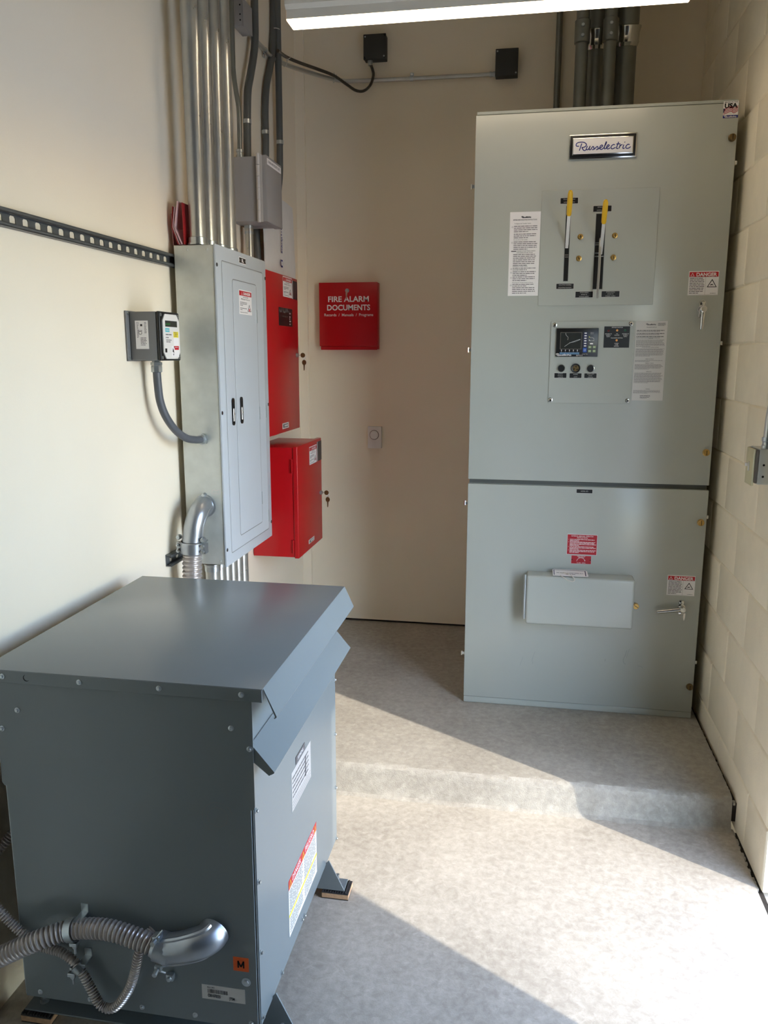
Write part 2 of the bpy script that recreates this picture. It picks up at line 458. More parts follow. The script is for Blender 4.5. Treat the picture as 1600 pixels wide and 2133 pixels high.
# maker's plate
mb = MB(); L = front(mb, .118, 2.2905, YF)
def rrect(L, x0, y0, x1, y1, r, m, l):
    p = []
    for cx, cy, a0 in ((x1-r, y0+r, -PI/2), (x1-r, y1-r, 0), (x0+r, y1-r, PI/2), (x0+r, y0+r, PI)):
        for i in range(6): a = a0+PI/2*i/5; p.append((cx+r*math.cos(a), cy+r*math.sin(a)))
    L.poly(p, m, l)
mb.box(.118, .3605, YF-.006, YF, 2.2905, 2.3755, 'chrome', .003)
mb.box(.1225, .356, YF-.0085, YF-.004, 2.295, 2.371, 'black_plastic', .002)
mb.box(.1305, .348, YF-.0105, YF-.006, 2.303, 2.363, 'chrome', .003)
mb.box(.134, .3445, YF-.0115, YF-.008, 2.3065, 2.3595, 'paper', .0012)
L = front(mb, .134, 2.3065, YF-.0116)
L.script(.0085, .0125, .195, 'ink_blue', .017, 1)
mb.build('maker_plate', up)
# country of origin sticker
mb = MB(); L = front(mb, .6505, 2.4095, YF); L.plate(0, 0, .0505, .0565, 'paper')
L.rect(0, 0, .0505, .0095, 'ink_blue', 1); L.script(.004, .002, .042, 'paper', .03, 2)
L.text('MADE IN THE', .0255, .0505, .0042, 'ink', .043, 'c'); L.text('USA', .0255, .0335, .0145, 'black_matte', .044, 'c', bold=.04)
L.poly([(0, .0165), (0, .032), (.009, .032), (.006, .026), (.003, .02)], 'navy', 1)
for i in range(4):
    y = .013+i*.0052
    L.ribbon([(.001+i*.0012, y), (.014, y+.005), (.027, y+.0095), (.036, y+.0035), (.0495, y+.0105)], .0022, 'red_label', 2)
mb.build('origin_sticker', up)
# bypass plate with slots
mb = MB(); mb.box(.027, .4515, YF-.003, YF, 1.7665, 2.1845, 'switch_grey', .0012, 1)
def slot(x0, x1, z0, z1):
    mb.box(x0-.0015, x1+.0015, YF-.0036, YF-.002, z0-.0015, z1+.0015, 'switch_grey_shade')
    mb.box(x0, x1, YF-.0042, YF-.002, z0, z1, 'black_matte')  # black plate painted for the shade inside the slot opening
slot(.1195, .1345, 1.8575, 2.1265); slot(.2295, .263, 1.8265, 2.0965)
for z in (1.9425, 1.950): mb.box(.1205, .1335, YF-.006, YF-.003, z, z+.004, 'steel_frame')
for z in (1.943, 1.955, 1.985, 1.9915): mb.box(.2305, .262 if z < 1.95 else .2475, YF-.006, YF-.003, z, z+.0032, 'zinc')
mb.build('bypass_plate', up)
def lever(name, x, z, xt, zt, bend, lab, w=.0068):
    mb = MB(); a = V(x, YF+.01, z-.03); b = V(x, YF-.012, z-.008); c = V(xt, YF-bend, zt)
    d = (c-b).normalized(); s = XA; t = d.cross(s)
    g = b+(c-b)*.55
    def bar(p, q, w, h, m):
        dd = (q-p).normalized(); tt = dd.cross(XA).normalized(); ss = tt.cross(dd)
        mb.prism([p+ss*w+tt*h, p-ss*w+tt*h, p-ss*w-tt*h, p+ss*w-tt*h], q-p, m)
    bar(a, b, w*.8, .0035, 'lever_steel'); bar(b, g+d*.01, w*.85, .0035, 'lever_steel')
    n = 14; L0 = (c-g).length; prof = [(0, w*1.05), (.004, w*1.3), (L0*.55, w*1.42), (L0*.86, w*1.32), (L0*.96, w*.95), (L0, .0015)]
    vs = []; fs = []
    for tt_, r in prof:
        for j in range(n):
            a_ = 2*PI*j/n; vs.append(g+d*tt_+XA*math.cos(a_)*r+t*math.sin(a_)*r*.8)
    for i in range(len(prof)-1):
        for j in range(n): fs.append([i*n+j, i*n+(j+1) % n, (i+1)*n+(j+1) % n, (i+1)*n+j])
    fs.append(list(range(n))[::-1]); mb.add(vs, fs, 'yellow_grip')
    o = mb.build(name, up); o['label'] = lab
lever('isolating_handle', .126, 1.997, .125, 2.154, .165, 'yellow gripped steel lever, the left one')
lever('bypass_handle', .252, 1.972, .248, 2.119, .165, 'yellow gripped steel lever, the right one')
mb = MB(); mb.tube(catmull([(.2485, YF-.004, 2.008), (.247, YF-.022, 1.985), (.246, YF-.04, 1.90), (.244, YF-.045, 1.79)], 8), [.0045]*24+[.0035], 'emt', 10)
mb.build('position_pointer', up)
def legend(x0, z0, x1, z1, rows, h, dr=up, y=YF-.003, name='legend_plate', nail=False):
    mb = MB(); L = front(mb, x0, z0, y); w = x1-x0; hh = z1-z0
    L.plate(-.001, -.001, w+.001, hh+.001, 'paper_grey', .0012); L.rect(0, 0, w, hh, 'black_plastic', 1)
    gap = hh/(len(rows)); 
    for i, r in enumerate(rows):
        L.text(r, w/2, hh-gap*(i+.5)-h*.4, h*.8, 'paper_grey', min(w*.74, h*.55*len(r)), 'c', bold=-.004)
    return mb.build(name, dr)
legend(.096, 2.136, .160, 2.1565, ['ISOLATING HANDLE', 'NORMAL POSITION'], .0048)
legend(.217, 2.1045, .2825, 2.125, ['BYPASS HANDLE', 'NORMAL POSITION'], .0048)
legend(.0935, 1.828, .158, 1.8475, ['ISOLATING HANDLE', 'ISOLATING POSITION'], .0052)
legend(.166, 1.7955, .2305, 1.8175, ['BYPASS HANDLE', 'BYPASS TO', 'SOURCE 2 SUPPLY'], .0044)
legend(.2625, 1.7965, .328, 1.818, ['BYPASS HANDLE', 'BYPASS TO', 'SOURCE 1 SUPPLY'], .0044)
for x, z in ((.1745, 2.0165), (.1725, 1.9385), (.3, 2.018), (.2985, 1.9395)):
    screw(up, (x, YF-.003, z), (0, -1, 0), .0105, 'brass', 'cover_screw', .006, slot=True, hexa=False)
# instruction sheets
mb = MB(); L = front(mb, -.089, 1.8045, YF); L.plate(0, 0, .1145, .3075, 'paper')
L.script(.043, .286, .036, 'ink', .05); L.text('BYPASS AND ISOLATING INSTRUCTIONS', .057, .2765, .0046, 'ink', .088, 'c')
L.text('To Bypass the Transfer Switch', .017, .2635, .004, 'ink_soft', .062)
rows = [(.2560, 4), (.2215, 3), (.1785, 5), (.1325, 7), (.0940, 2), (.0835, 3), (.0685, 4), (.0440, 2), (.0360, 4), (.0212, 0)]
for i, (y, n) in enumerate([(.257, 4), (.2285, 3), (.200, 5), (.154, 7), (.1035, 2), (.0905, 3), (.0712, 3), (.0435, 2), (.031, 4)]):
    L.lines(.016, y, .105, n, .0066 if n > 2 else .006, 'ink_soft', .6, seed=i+3, fill=.36)
    if i in (0, 2, 4, 5, 6, 7): L.ring(.0105, y-.004, .0026, .0007, 'ink_soft', 2)
L.text('Do not throw the handles', .016, .205, .0036, 'ink', .052)
L.rect(.008, .163, .027, .1665, 'ink_soft', 2); L.text('HAZARD OF ELECTRICAL SHOCK', .029, .1635, .0038, 'ink', .07); L.text('EXPLOSION OR ARC FLASH', .029, .1575, .0038, 'ink', .06)
L.text('Isolating the Transfer Switch', .016, .1075, .0038, 'ink_soft', .055)
L.text('Returning the Transfer Switch to Service', .016, .0472, .0038, 'ink_soft', .078)
mb.build('instruction_sheet', up)
mb = MB(); L = front(mb, .3955, 1.4095, YF); L.plate(0, 0, .1145, .2975, 'paper_grey')
L.script(.037, .283, .036, 'ink_soft', .04); L.lines(.08, .2905, .108, 4, .003, 'ink_soft', .8, seed=4)
L.text('TRANSFER SWITCH', .057, .2725, .004, 'ink_soft', .036, 'c')
for i, y in enumerate((.264, .2525, .241)): L.lines(.004, y, .110, 1, .005, 'ink', .95, seed=30+i); L.lines(.004, y-.005, .110, 1, .0035, 'ink_soft', .8, seed=60+i)
for i, (t, y, n) in enumerate((('CAUTION', .2315, 8), ('WITHSTAND AND CLOSING RATINGS', .1985, 9), ('SERIES RATINGS', .155, 2), ('TERMINAL TORQUE', .1395, 6), ('OPERATION', .108, 12), ('WARNING', .042, 4))):
    L.text(t, .057, y, .0032, 'ink_soft', min(.08, .0032*.66*len(t)), 'c'); L.lines(.004, y-.0035, .110, n, .0033, 'ink_soft', .5, seed=90+i, fill=.34)
L.lines(.03, .020, .068, 4, .0034, 'ink_soft', .7, seed=7)
mb.build('specification_sheet', up)
# control plate
mb = MB(); mb.box(.0795, .391, YF-.0045, YF, 1.3955, 1.708, 'switch_grey', .0015, 1); mb.build('control_plate', up)
YC = YF-.0045
for x, z in ((.0935, 1.694), (.3765, 1.6975), (.0885, 1.408), (.3795, 1.4085)): screw(up, (x, YC, z), (0, -1, 0), .0085, 'chrome', 'plate_screw', .006, hexa=False)
mb = MB(); mb.box(.1015, .2585, YC-.009, YC, 1.5745, 1.6815, 'black_plastic', .002)
L = front(mb, .1015, 1.5745, YC-.0092)
L.rect(.0145, .028, .0955, .092, 'steel_frame', 1); L.rect(.0165, .030, .0935, .090, 'screen', 2)
L.ribbon([(.032, .038), (.05, .051), (.07, .059), (.09, .066)], .0012, 'film', 3); L.ribbon([(.034, .089), (.037, .08), (.044, .073), (.043, .063)], .001, 'film', 3)
L.ribbon([(.05, .053), (.066, .055), (.09, .064)], .0008, 'film', 3)
for i in range(6): rrect(L, .1045, .086-.0095*i, .1135, .0905-.0095*i, .0018, 'paper', 2); L.rect(.1015, .0835-.0095*i, .1165, .0925-.0095*i, 'navy', 1)
L.rect(.1015, .0165, .1155, .0335, 'blue_key', 1); L.ring(.1085, .025, .003, .0009, 'paper', 2)
for x in (.1215, .138):
    for y in (.0165, .0315): L.rect(x, y, x+.011, y+.0095, 'green_key', 1); L.text('OK' if x > .13 else 'EX', x+.0055, y+.003, .0035, 'paper', .007, 'c')
L.rect(.1265, .0465, .1385, .0515, 'paper', 1); L.text('Source 1', .127, .0895, .0026, 'paper', .012); L.text('Source 2', .127, .085, .0026, 'paper', .012)
L.ribbon([(.124, .072), (.134, .072), (.14, .069), (.141, .06), (.124, .06)], .0007, 'paper', 1, 1); L.disc(.1235, .074, .0018, 'yellow_print'); L.disc(.1235, .062, .0018, 'paper')
for i in range(5): L.disc(.021+.015*i, .0245, .0018, 'paper'); L.rect(.0206+.015*i, .0175, .0214+.015*i, .0235, 'paper', 1)
L.rect(.0145, .0085, .0885, .0165, 'blue_bar', 1); L.script(.001, .0035, .058, 'paper', .026); L.text('RPTCS', .0775, .0022, .0045, 'paper', .0235); L.text('Lamp Test', .1, .009, .0026, 'paper', .02)
o = mb.build('display_unit', up)
mb = MB(); L = front(mb, .2795, 1.6085, YC); L.plate(0, 0, .0945, .0795, 'black_plastic', .0015)
L.text('BYPASS SWITCH', .0475, .0735, .0036, 'paper', .04, 'c'); L.text('TRANSFER SWITCH', .047, .0345, .0034, 'paper', .044, 'c')
for x, rr in ((.016, ('BYPASSED TO', 'SOURCE 2', 'SUPPLY')), (.0475, ('ATS', 'ISOLATED')), (.079, ('BYPASSED TO', 'SOURCE 1', 'SUPPLY'))):
    for i, t in enumerate(rr): L.text(t, x, .050-.0052*i, .0032, 'paper', min(.027, .0022*len(t)), 'c')
for i, t in enumerate(('AUDIBLE', 'ALARM', 'SILENCED')): L.text(t, .0475, .0145-.0052*i, .0032, 'paper', .0022*len(t), 'c')
for x, y, m in ((.016, .0635, 'lens_red'), (.0475, .0645, 'lens_amber'), (.077, .0645, 'lens_green'), (.0475, .0275, 'lens_amber')):
    L.mb.lathe(L.P(x, y), (0, -1, 0), [(0, .0042), (.003, .0038), (.0048, .002)], m, 14)
mb.build('indicator_plate', up)
for x, big in ((.125, 0), (.1795, 1), (.2355, 0)):
    mb = MB(); c = (x, YC, 1.5305)
    if big:
        mb.lathe(c, (0, -1, 0), [(0, .018), (.008, .0175), (.011, .0155), (.0105, .0125), (.007, .012)], 'black_plastic', 28)
        mb.lathe((x, YC-.0068, 1.5305), (0, -1, 0), [(0, .012), (.001, .0115)], 'brass_dark', 24)
        for i in range(3):
            a = PI/2+i*2*PI/3; mb.prism([(x+.003*math.cos(a-.9), YC-.008, 1.5305+.003*math.sin(a-.9)), (x+.0095*math.cos(a-.35), YC-.008, 1.5305+.0095*math.sin(a-.35)), (x+.0095*math.cos(a+.35), YC-.008, 1.5305+.0095*math.sin(a+.35))], (0, -.0012, 0), 'black_matte')
        mb.build('alarm_horn', up)
    else:
        mb.lathe(c, (0, -1, 0), [(0, .0155), (.006, .0152), (.009, .0135), (.0092, .0122)], 'chrome', 26)
        mb.lathe((x, YC-.0075, 1.5305), (0, -1, 0), [(0, .0124), (.003, .0122), (.004, .0108)], 'black_plastic', 24)
        mb.build('push_button', up)
legend(.1, 1.4935, .146, 1.512, ['DISCONNECT', 'BYPASS ALL', 'CONNECTION'], .0036, y=YC)
legend(.1575, 1.4935, .203, 1.5115, ['AUDIBLE', 'ALARM'], .0046, y=YC)
legend(.2135, 1.4935, .2595, 1.5115, ['AUDIBLE ALARM', 'SILENCE', 'CONNECTION'], .0036, y=YC)

def danger_wide(L, w, h):
    L.plate(0, 0, w, h, 'paper'); L.rect(.002, h*.765, w-.002, h-.003, 'red_print', 1)
    L.triangle(.0125, h*.785, h*.15, 'paper', 'red_print', 2); L.text('DANGER', w*.59, h*.79, h*.135, 'paper', w*.68, 'c', bold=.03)
    for a, b, c, d in ((.0015, .0015, w-.0015, .002), (w*.565, .002, w*.57, h*.76), (.0015, h*.755, w-.0015, h*.762)): L.rect(a, b, c, d, 'ink_soft', 2)
    L.lines(.004, h*.715, w*.55, 10, h*.068, 'ink_soft', .6, seed=2, fill=.4)
    x, y, t = w*.785, h*.33, h*.34
    L.poly([(x-t*.6, y), (x+t*.6, y), (x, y+t)], 'ink', 2); L.poly([(x-t*.45, y+t*.085), (x+t*.45, y+t*.085), (x, y+t*.82)], 'paper', 3)
    L.poly([(x-t*.24, y+t*.2), (x-t*.1, y+t*.42), (x, y+t*.34), (x+t*.12, y+t*.46), (x+t*.1, y+t*.32), (x+t*.24, y+t*.2), (x+t*.05, y+t*.26), (x-t*.06, y+t*.25)], 'ink', 4)
    L.lines(w*.74, h*.085, w-.004, 1, h*.04, 'ink_soft', .9, seed=8)
mb = MB(); danger_wide(front(mb, .574, 1.7995, YF), .106, .0865); mb.build('warning_label', up)
mb = MB(); danger_wide(front(mb, .5755, .639, YF), .1055, .0825); mb.build('warning_label', lo)
# latches
def latch(name, x, z, ang, dr, ln, keys):
    mb = MB()
    mb.tube_exact(V(x, YF, z), V(0, -1, 0), [(0, .0001), (.0005, .0155), (.004, .0155), (.0055, .0125)], 'chrome', 22)
    for k in (-1, 1): mb.box(x-.0105, x+.0105, YF-.0045, YF, z+k*.013, z+k*.030, 'chrome', .004)
    mb.lathe((x, YF-.004, z), (0, -1, 0), [(0, .0115), (.012, .0105), (.024, .0125), (.03, .012), (.032, .009)], 'chrome', 20)
    d = V(math.cos(ang), 0, math.sin(ang)); a = V(x, YF-.026, z)
    mb.tube([a-d*.008, a+d*.015, a+d*ln*.5, a+d*ln*.97, a+d*ln], [.0085, .0088, .0078, .0068, .0062], 'chrome', 14)
    mb.ring = None
    if keys == 'ring':
        pts = [V(x+.011*math.cos(t)-.004, YF-.03, z+.017+.015*math.sin(t)) for t in [2*PI*i/20 for i in range(21)]]
        mb.tube(pts, .0011, 'chrome', 8)
        mb.box(x-.016, x-.013, YF-.034, YF-.026, z-.028, z-.004, 'chrome', .0008, 1)
    else:
        mb.prism([(x+.004, YF-.033, z-.012), (x+.011, YF-.033, z-.012), (x+.0105, YF-.033, z-.03), (x+.0065, YF-.033, z-.045), (x+.003, YF-.033, z-.03)], (0, .002, 0), 'chrome')
    return mb.build(name, dr)
latch('latch_handle', .629, 1.748, -PI/2-.02, up, .073, 'ring')
latch('latch_handle', .6355, .589, PI+.16, lo, .098, 'key')
for x, z, dr, m in ((.6875, 2.3435, up, 'brass_dark'), (.6835, 1.2135, up, 'brass'), (.684, .939, lo, 'brass'), (.6905, .2565, lo, 'brass_dark')):
    mb = MB(); c = V(x, YF, z); mb.lathe(c, (0, -1, 0), [(0, .0135), (.002, .0135), (.003, .0115), (.013, .0115), (.0145, .0102)], m, 22)
    mb.box(x-.0012, x+.0012, YF-.0149, YF-.013, z-.0095, z+.0095, 'black_matte'); mb.build('thumb_screw', dr)
# lower door items
legend(.2055, 1.0415, .267, 1.0565, ['HOOK ATS'], .0062, lo, YF, 'name_plate')
mb = MB(); L = front(mb, .179, .790, YF); L.plate(-.001, -.001, .117, .083, 'paper', .0012); L.rect(0, 0, .116, .0815, 'red_label', 1)
L.text('EXTERNAL MANUAL OPERATOR', .0585, .0735, .0046, 'paper', .086, 'c'); L.text('INSTRUCTIONS', .0585, .0665, .0046, 'paper', .042, 'c')
for i, (y, n) in enumerate(((.0625, 2), (.0525, 4), (.033, 3), (.0185, 3))): L.lines(.0095, y, .113, n, .0049, 'paper', .35, seed=i+40, fill=.42); L.text(str(i+1), .004, y-.003, .003, 'paper')
mb.build('instruction_plate', lo)
mb = MB(); L = front(mb, .1975, .7515, YF); L.plate(-.001, -.001, .079, .0345, 'paper_grey', .0012); L.rect(0, 0, .078, .0335, 'red_label', 1)
L.text('DIRECTION OF', .039, .0292, .003, 'paper', .031, 'c'); L.text('ROTATION', .039, .0247, .003, 'paper', .023, 'c')
L.ring(.038, .0085, .0165, .0011, 'paper', 2, .25, PI-.1); L.poly([(.0515, .0145), (.0555, .0155), (.0545, .0105)], 'paper', 2); L.text('CLOSE - OPEN', .039, .002, .0034, 'paper', .034, 'c')
L.disc(.003, .0165, .0022, 'black_matte'); L.disc(.075, .0165, .0022, 'black_matte')
mb.build('rotation_plate', lo)
BD = .085
mb = MB(); mb.box(.0225, .4415, YF-BD, YF, .512, .7145, 'switch_grey', .009, 4); ob = mb.build('operator_box', lo)
mb = MB()
mb.cyl((.0165, YF-BD+.012, .53), (.0165, YF-BD+.012, .70), .0042, 'zinc', 12)
for i in range(9): mb.cyl((.0165, YF-BD+.012, .533+.0205*i), (.0165, YF-BD+.012, .5505+.0205*i), .0052, 'zinc', 12)
mb.box(.0155, .024, YF-BD+.010, YF-BD+.013, .53, .70, 'zinc'); mb.build('box_hinge', lo)
mb = MB(); c = V(.4515, YF-BD+.025, .6055); mb.lathe(c, (0, -1, 0), [(-.02, .006), (-.004, .006), (-.003, .0115), (.011, .0115), (.0125, .0105)], 'brass', 22)
mb.box(.44, .4535, YF-BD+.026, YF-BD+.05, .598, .613, 'switch_grey', .002); mb.prism([(c.x-.0085, c.y-.0127, c.z+.0045), (c.x-.0075, c.y-.0127, c.z+.0062), (c.x+.0085, c.y-.0127, c.z-.0045), (c.x+.0075, c.y-.0127, c.z-.0062)], (0, -.0004, 0), 'black_matte')
mb.build('thumb_screw', lo)
for pts, w in (([(.436, .395), (.431, .372), (.424, .352), (.429, .338), (.436, .336)], .0022), ([(.447, .402), (.441, .385), (.437, .362)], .0014), ([(.484, .331), (.496, .329), (.503, .323)], .0018), ([(.068, .365), (.058, .33), (.061, .31)], .0016), ([(.02, .34), (.008, .30)], .0012), ([(.353, .352), (.352, .341)], .002)):
    mb = MB(); L = front(mb, 0, 0, YF); L.ribbon(pts, w, 'scuff', 1); mb.build('scuff_mark', lo)
# booklet lying on the operator box
tagb = thing('booklet', 'small white booklet with a blue border and white cord lying on the grey operator box', 'booklet', (.19, YF-.05, .7145))
mb = MB(); zb = .7147
def bq(x, t): return V(x, YF-.080+.066*t, zb+.0052+.0085*t)
mb.prism([bq(.125, 0), bq(.259, 0), bq(.2625, .08), bq(.2605, .85), bq(.252, 1), bq(.131, 1), bq(.124, .9)], (0, .0, -.0012), 'paper')
mb.prism([bq(.126, .3)+V(0, 0, -.0012), bq(.259, .3)+V(0, 0, -.0012), bq(.252, .98)+V(0, 0, -.0012), bq(.131, .98)+V(0, 0, -.0012)], (0, 0, -.003), 'paper_grey')
d = (bq(0, 1)-bq(0, 0)).normalized(); ln = (bq(0, 1)-bq(0, 0)).length
L = Lab(mb, bq(.125, 0), XA, d)
for a, b, c, e in ((.0045, ln-.010, .129, ln-.007), (.1255, .005, .129, ln-.007), (.003, .005, .006, ln-.007)): L.rect(a, b, c, e, 'navy', 1)
L.lines(.014, .03, .12, 1, .009, 'ink_soft', .98, seed=3); L.lines(.05, .018, .09, 1, .009, 'ink_soft', .98, seed=4)
mb.build('cover', tagb)
mb = MB(); mb.tube(catmull([(.165, YF-.06, .7275), (.185, YF-.079, .728), (.206, YF-.093, .716), (.205, YF-.098, .703), (.185, YF-.094, .705), (.16, YF-.083, .7175), (.152, YF-.078, .7205)], 8), .0016, 'tie_white', 8)
mb.build('cord', tagb)

# ------------------------------------------------------------------ transformer
FX0, FX1, FY, BY, ZB, ZT = -1.116, -.536, 1.464, 2.196, .102, .915
CX = (FX0+FX1)/2
tr = thing('transformer', 'grey sheet metal transformer cabinet with hooded vents standing low on the floor in front', 'transformer', (CX, 1.83, 0))
T = 'transformer_grey'
mb = MB(); mb.box(FX0+.004, FX1-.004, FY+.004, BY-.004, ZB+.002, ZT-.008, T)
mb.build('core_housing', tr)
mb = MB()  # front panel with stepped lower part
mb.prism([(FX0-.004, FY, ZT-.006), (FX1+.003, FY, ZT-.006), (FX1+.003, FY, .648), (FX1-.001, FY, .640), (FX1-.006, FY, .640), (FX1-.006, FY, ZB), (FX0+.006, FY, ZB), (FX0+.006, FY, .640), (FX0+.001, FY, .640), (FX0-.004, FY, .648)], (0, .004, 0), T)
L = front(mb, 0, 0, FY)
for r in (.0345, .0225): L.ring(-.617, .616, r, .0012, 'plastic_grey', 1, .25 if r > .03 else 0, PI*1.45 if r > .03 else 2*PI)
L.ring(-.633, .342, .045, .0012, 'plastic_grey', 1, -.9, 2.2)
mb.build('front_panel', tr)
for sx, x in ((1, FX1), (-1, FX0)):
    mb = MB(); mb.box(x-.004*sx, x, FY+.006, BY-.001, ZB+.006, .778, T); mb.box(x-.006*sx, x-.002*sx, FY+.004, FY+.0075, ZB, .64, 'zinc')
    o = mb.build('side_panel', tr)
    if sx > 0:
        sp = o
        o['label'] = 'panel with rating plate and danger sticker'
mb = MB()  # lid with front lip and sloping side skirts
def hood(mb, xi, zi, xo, zo, y0, y1, lip, m):
    s = 1 if xo > xi else -1; t = .0025
    mb.prism([(xi, y0, zi), (xo, y0, zo), (xo-s*.003, y0, zo-t*1.1), (xi, y0, zi-t*1.6)], (0, y1-y0, 0), m)
    mb.prism([(xo, y0, zo), (xo-s*lip, y0, zo-lip*.55), (xo-s*lip, y0, zo-lip*.55-t), (xo-s*.001, y0, zo-t)], (0, y1-y0, 0), m)
LX0, LX1, LY0, LY1 = FX0-.027, FX1+.028, 1.4605, 2.212
mb.box(LX0, LX1, LY0, LY1, ZT-.003, ZT, T, .0012, 2)
mb.box(LX0+.004, LX1-.001, LY0-.0005, LY0+.0025, .8855, ZT-.001, T, .001, 1)
mb.box(LX0+.004, LX1-.001, LY1-.002, LY1+.0005, .8855, ZT-.001, T, .001, 1)
hood(mb, LX1, ZT-.001, -.481, .855, LY0+.006, LY1, .006, T); hood(mb, LX0, ZT-.001, 2*CX+.481, .855, LY0+.006, LY1, .006, T)
mb.build('lid', tr)
for sx in (1, -1):
    xi = FX1-.002 if sx > 0 else FX0+.002; xo = -.489 if sx > 0 else 2*CX+.489
    mb = MB(); hood(mb, xi, .790, xo, .731, FY+.002, BY+.004, .008, T)
    mb.prism([(xi, FY+.003, .788), (xo, FY+.003, .7305), (xo-sx*.012, FY+.003, .7215), (xi, FY+.003, .752)], (0, .002, 0), T)
    mb.build('vent_hood', tr)
for x in (-.553, -.732, -.912, -1.092): screw(tr, (x, LY0-.0005, .9005), (0, -1, 0), .0062)
for x, z in ((-1.066, .823), (-1.107, .777), (-.579, .823), (-.5405, .780)): screw(tr, (x, FY, z), (0, -1, 0), .0062)
for x in (-1.073, -.947, -.818, -.690, -.557): screw(tr, (x, FY, .1175), (0, -1, 0), .0062)
screw(tr, (-.566, FY, .2215), (0, -1, 0), .0105)
mb = MB(); Lq = front(mb, -1.035, .9005, LY0-.0006); Lq.disc(0, 0, .0078, 'black_matte', 1); Lq.disc(.0018, .0012, .0072, 'transformer_grey', 2); mb.build('lid_hole', tr)
for y, z in ((1.478, .632), (1.4785, .462), (1.4785, .288), (1.4785, .124), (2.186, .633), (2.186, .459), (2.186, .283), (2.186, .112), (1.823, .119), (1.800, .124), (1.62, .117)):
    screw(tr, (FX1, y, z), (1, 0, 0), .0058)
# plates on the front and side
mb = MB(); L = front(mb, -.5945, .2475, FY); L.plate(0, 0, .0355, .0345, 'orange', .0006); L.ribbon([(.0115, .0085), (.0115, .0260)], .0034, 'black_matte', 2); L.ribbon([(.0240, .0085), (.0240, .0260)], .0034, 'black_matte', 2); L.ribbon([(.0112, .0258), (.0178, .0112)], .0036, 'black_matte', 2); L.ribbon([(.0243, .0258), (.0177, .0112)], .0036, 'black_matte', 2); mb.build('letter_sticker', tr)
mb = MB(); L = front(mb, -.671, .1645, FY); L.plate(0, 0, .101, .0365, 'paper_grey', .0006)
L.text('Made in MEX', .0135, .0295, .0035, 'ink', .017); x = .0138; rn = random.Random(8)
while x < .059: w = .0007+.0016*rn.random(); L.rect(x, .0165, x+w, .0265, 'ink', 1); x += w+.0006+.0011*rn.random()
L.text('C001078325', .0138, .0065, .0075, 'ink', .03, bold=.03); L.text('J75M', .064, .0055, .0065, 'ink', .0125, bold=.03); mb.build('barcode_label', tr)
def side(mb, y, z): return left(mb, y, z, FX1)
mb = MB(); L = side(mb, 1.735, .472); L.plate(0, 0, .176, .104, 'hinge_grey', .0006)
for i in range(5): L.lines(.006, .088-.0125*i, .17, 1, .0085, 'ink_soft', .9, seed=i)
for y in (.006, .014, .022): L.rect(.006, y, .168, y+.0012, 'ink_soft', 1)
L.rect(.12, .03, .128, .085, 'ink_soft', 2)
mb.build('rating_label', tr)
mb = MB(); L = side(mb, 1.773, .5795); L.plate(0, 0, .082, .0195, 'steel_frame', .001); L.rect(.001, .001, .081, .0185, 'ink_soft', 1); L.text('SIEMENS', .041, .0055, .0085, 'paper', .05, 'c'); mb.build('maker_plate', tr)
mb = MB(); L = side(mb, 1.69, .158); L.plate(0, 0, .2645, .1545, 'paper', .0006); L.rect(0, .128, .2645, .1545, 'red_print', 1)
L.text('DANGER', .033, .1345, .0145, 'paper', .075); L.text('PELIGRO', .152, .1345, .0145, 'paper', .085)
for x in (.016, .132, .25): L.triangle(x, .1315, .019, 'yellow_print', 'red_print', 2)
L.rect(0, .052, .2645, .0605, 'yellow_print', 1)
L.lines(.006, .122, .128, 8, .0078, 'ink_soft', .6, seed=1); L.lines(.138, .122, .26, 8, .0078, 'ink_soft', .6, seed=2)
L.lines(.006, .047, .128, 6, .0074, 'ink_soft', .6, seed=3); L.lines(.138, .047, .26, 6, .0074, 'ink_soft', .6, seed=4)
mb.build('danger_sticker', tr)
# mounting brackets: bent angles with gusset ears beyond the sides
for y, s in ((1.55, -1), (2.062, 1)):
    mb = MB(); xl = FX0-.03; xr = -.481
    mb.prism([(xr, y, .027), (-.5275, y, .122), (-.545, y, .100), (FX0+.01, y, .100), (FX0-.004, y, .100), (xl, y, .027)], (0, -.004*s, 0), T)
    mb.box(xl, xr-.001, y, y+.052*s, .0245, .0285, T, .001, 1)
    mb.build('mounting_bracket', tr)
    for x in ((xr-.026), xl+.035):
        mb = MB(); c = V(x, y+.022*s, .0285); mb.lathe(c, ZA, [(0, .011), (.002, .011), (.0025, .0095)], 'zinc', 18); mb.lathe(c+ZA*.0025, ZA, [(0, .0085), (.007, .0085)], 'zinc', 6); mb.cyl(c, c+ZA*.034, .0048, 'zinc', 12)
        mb.build('anchor_bolt', tr)
def vib_pad(x0, x1, y0, y1, lab):
    p = thing('vibration_pad', lab, 'pad', ((x0+x1)/2, (y0+y1)/2, 0), 'vibration pads under the transformer')
    mb = MB(); mb.box(x0, x1, y0, y1, .0, .003, 'pad_rubber', .0008, 1); mb.build('base_layer', p)
    mb = MB(); mb.box(x0, x1, y0, y1, .003, .0175, 'pad_cork', .0008, 1); mb.build('cork_core', p)
    mb = MB(); mb.box(x0, x1, y0, y1, .0175, .021, 'pad_rubber', .0006, 1)
    n = int((x1-x0)/.0075)
    for i in range(n): mb.box(x0+.001+i*.0075, x0+.0058+i*.0075, y0+.001, y1-.001, .021, .0243, 'pad_rubber', .0008, 1)
    mb.build('ribbed_top', p)
vib_pad(-.549, -.469, 2.053, 2.117, 'square ribbed pad under the rear right foot of the transformer, in the sunlight edge')
vib_pad(-.549, -.469, 1.488, 1.556, 'square ribbed pad under the front right foot of the transformer')
vib_pad(-1.150, -1.072, 1.488, 1.556, 'square ribbed pad under the front left foot of the transformer, in deep shade')

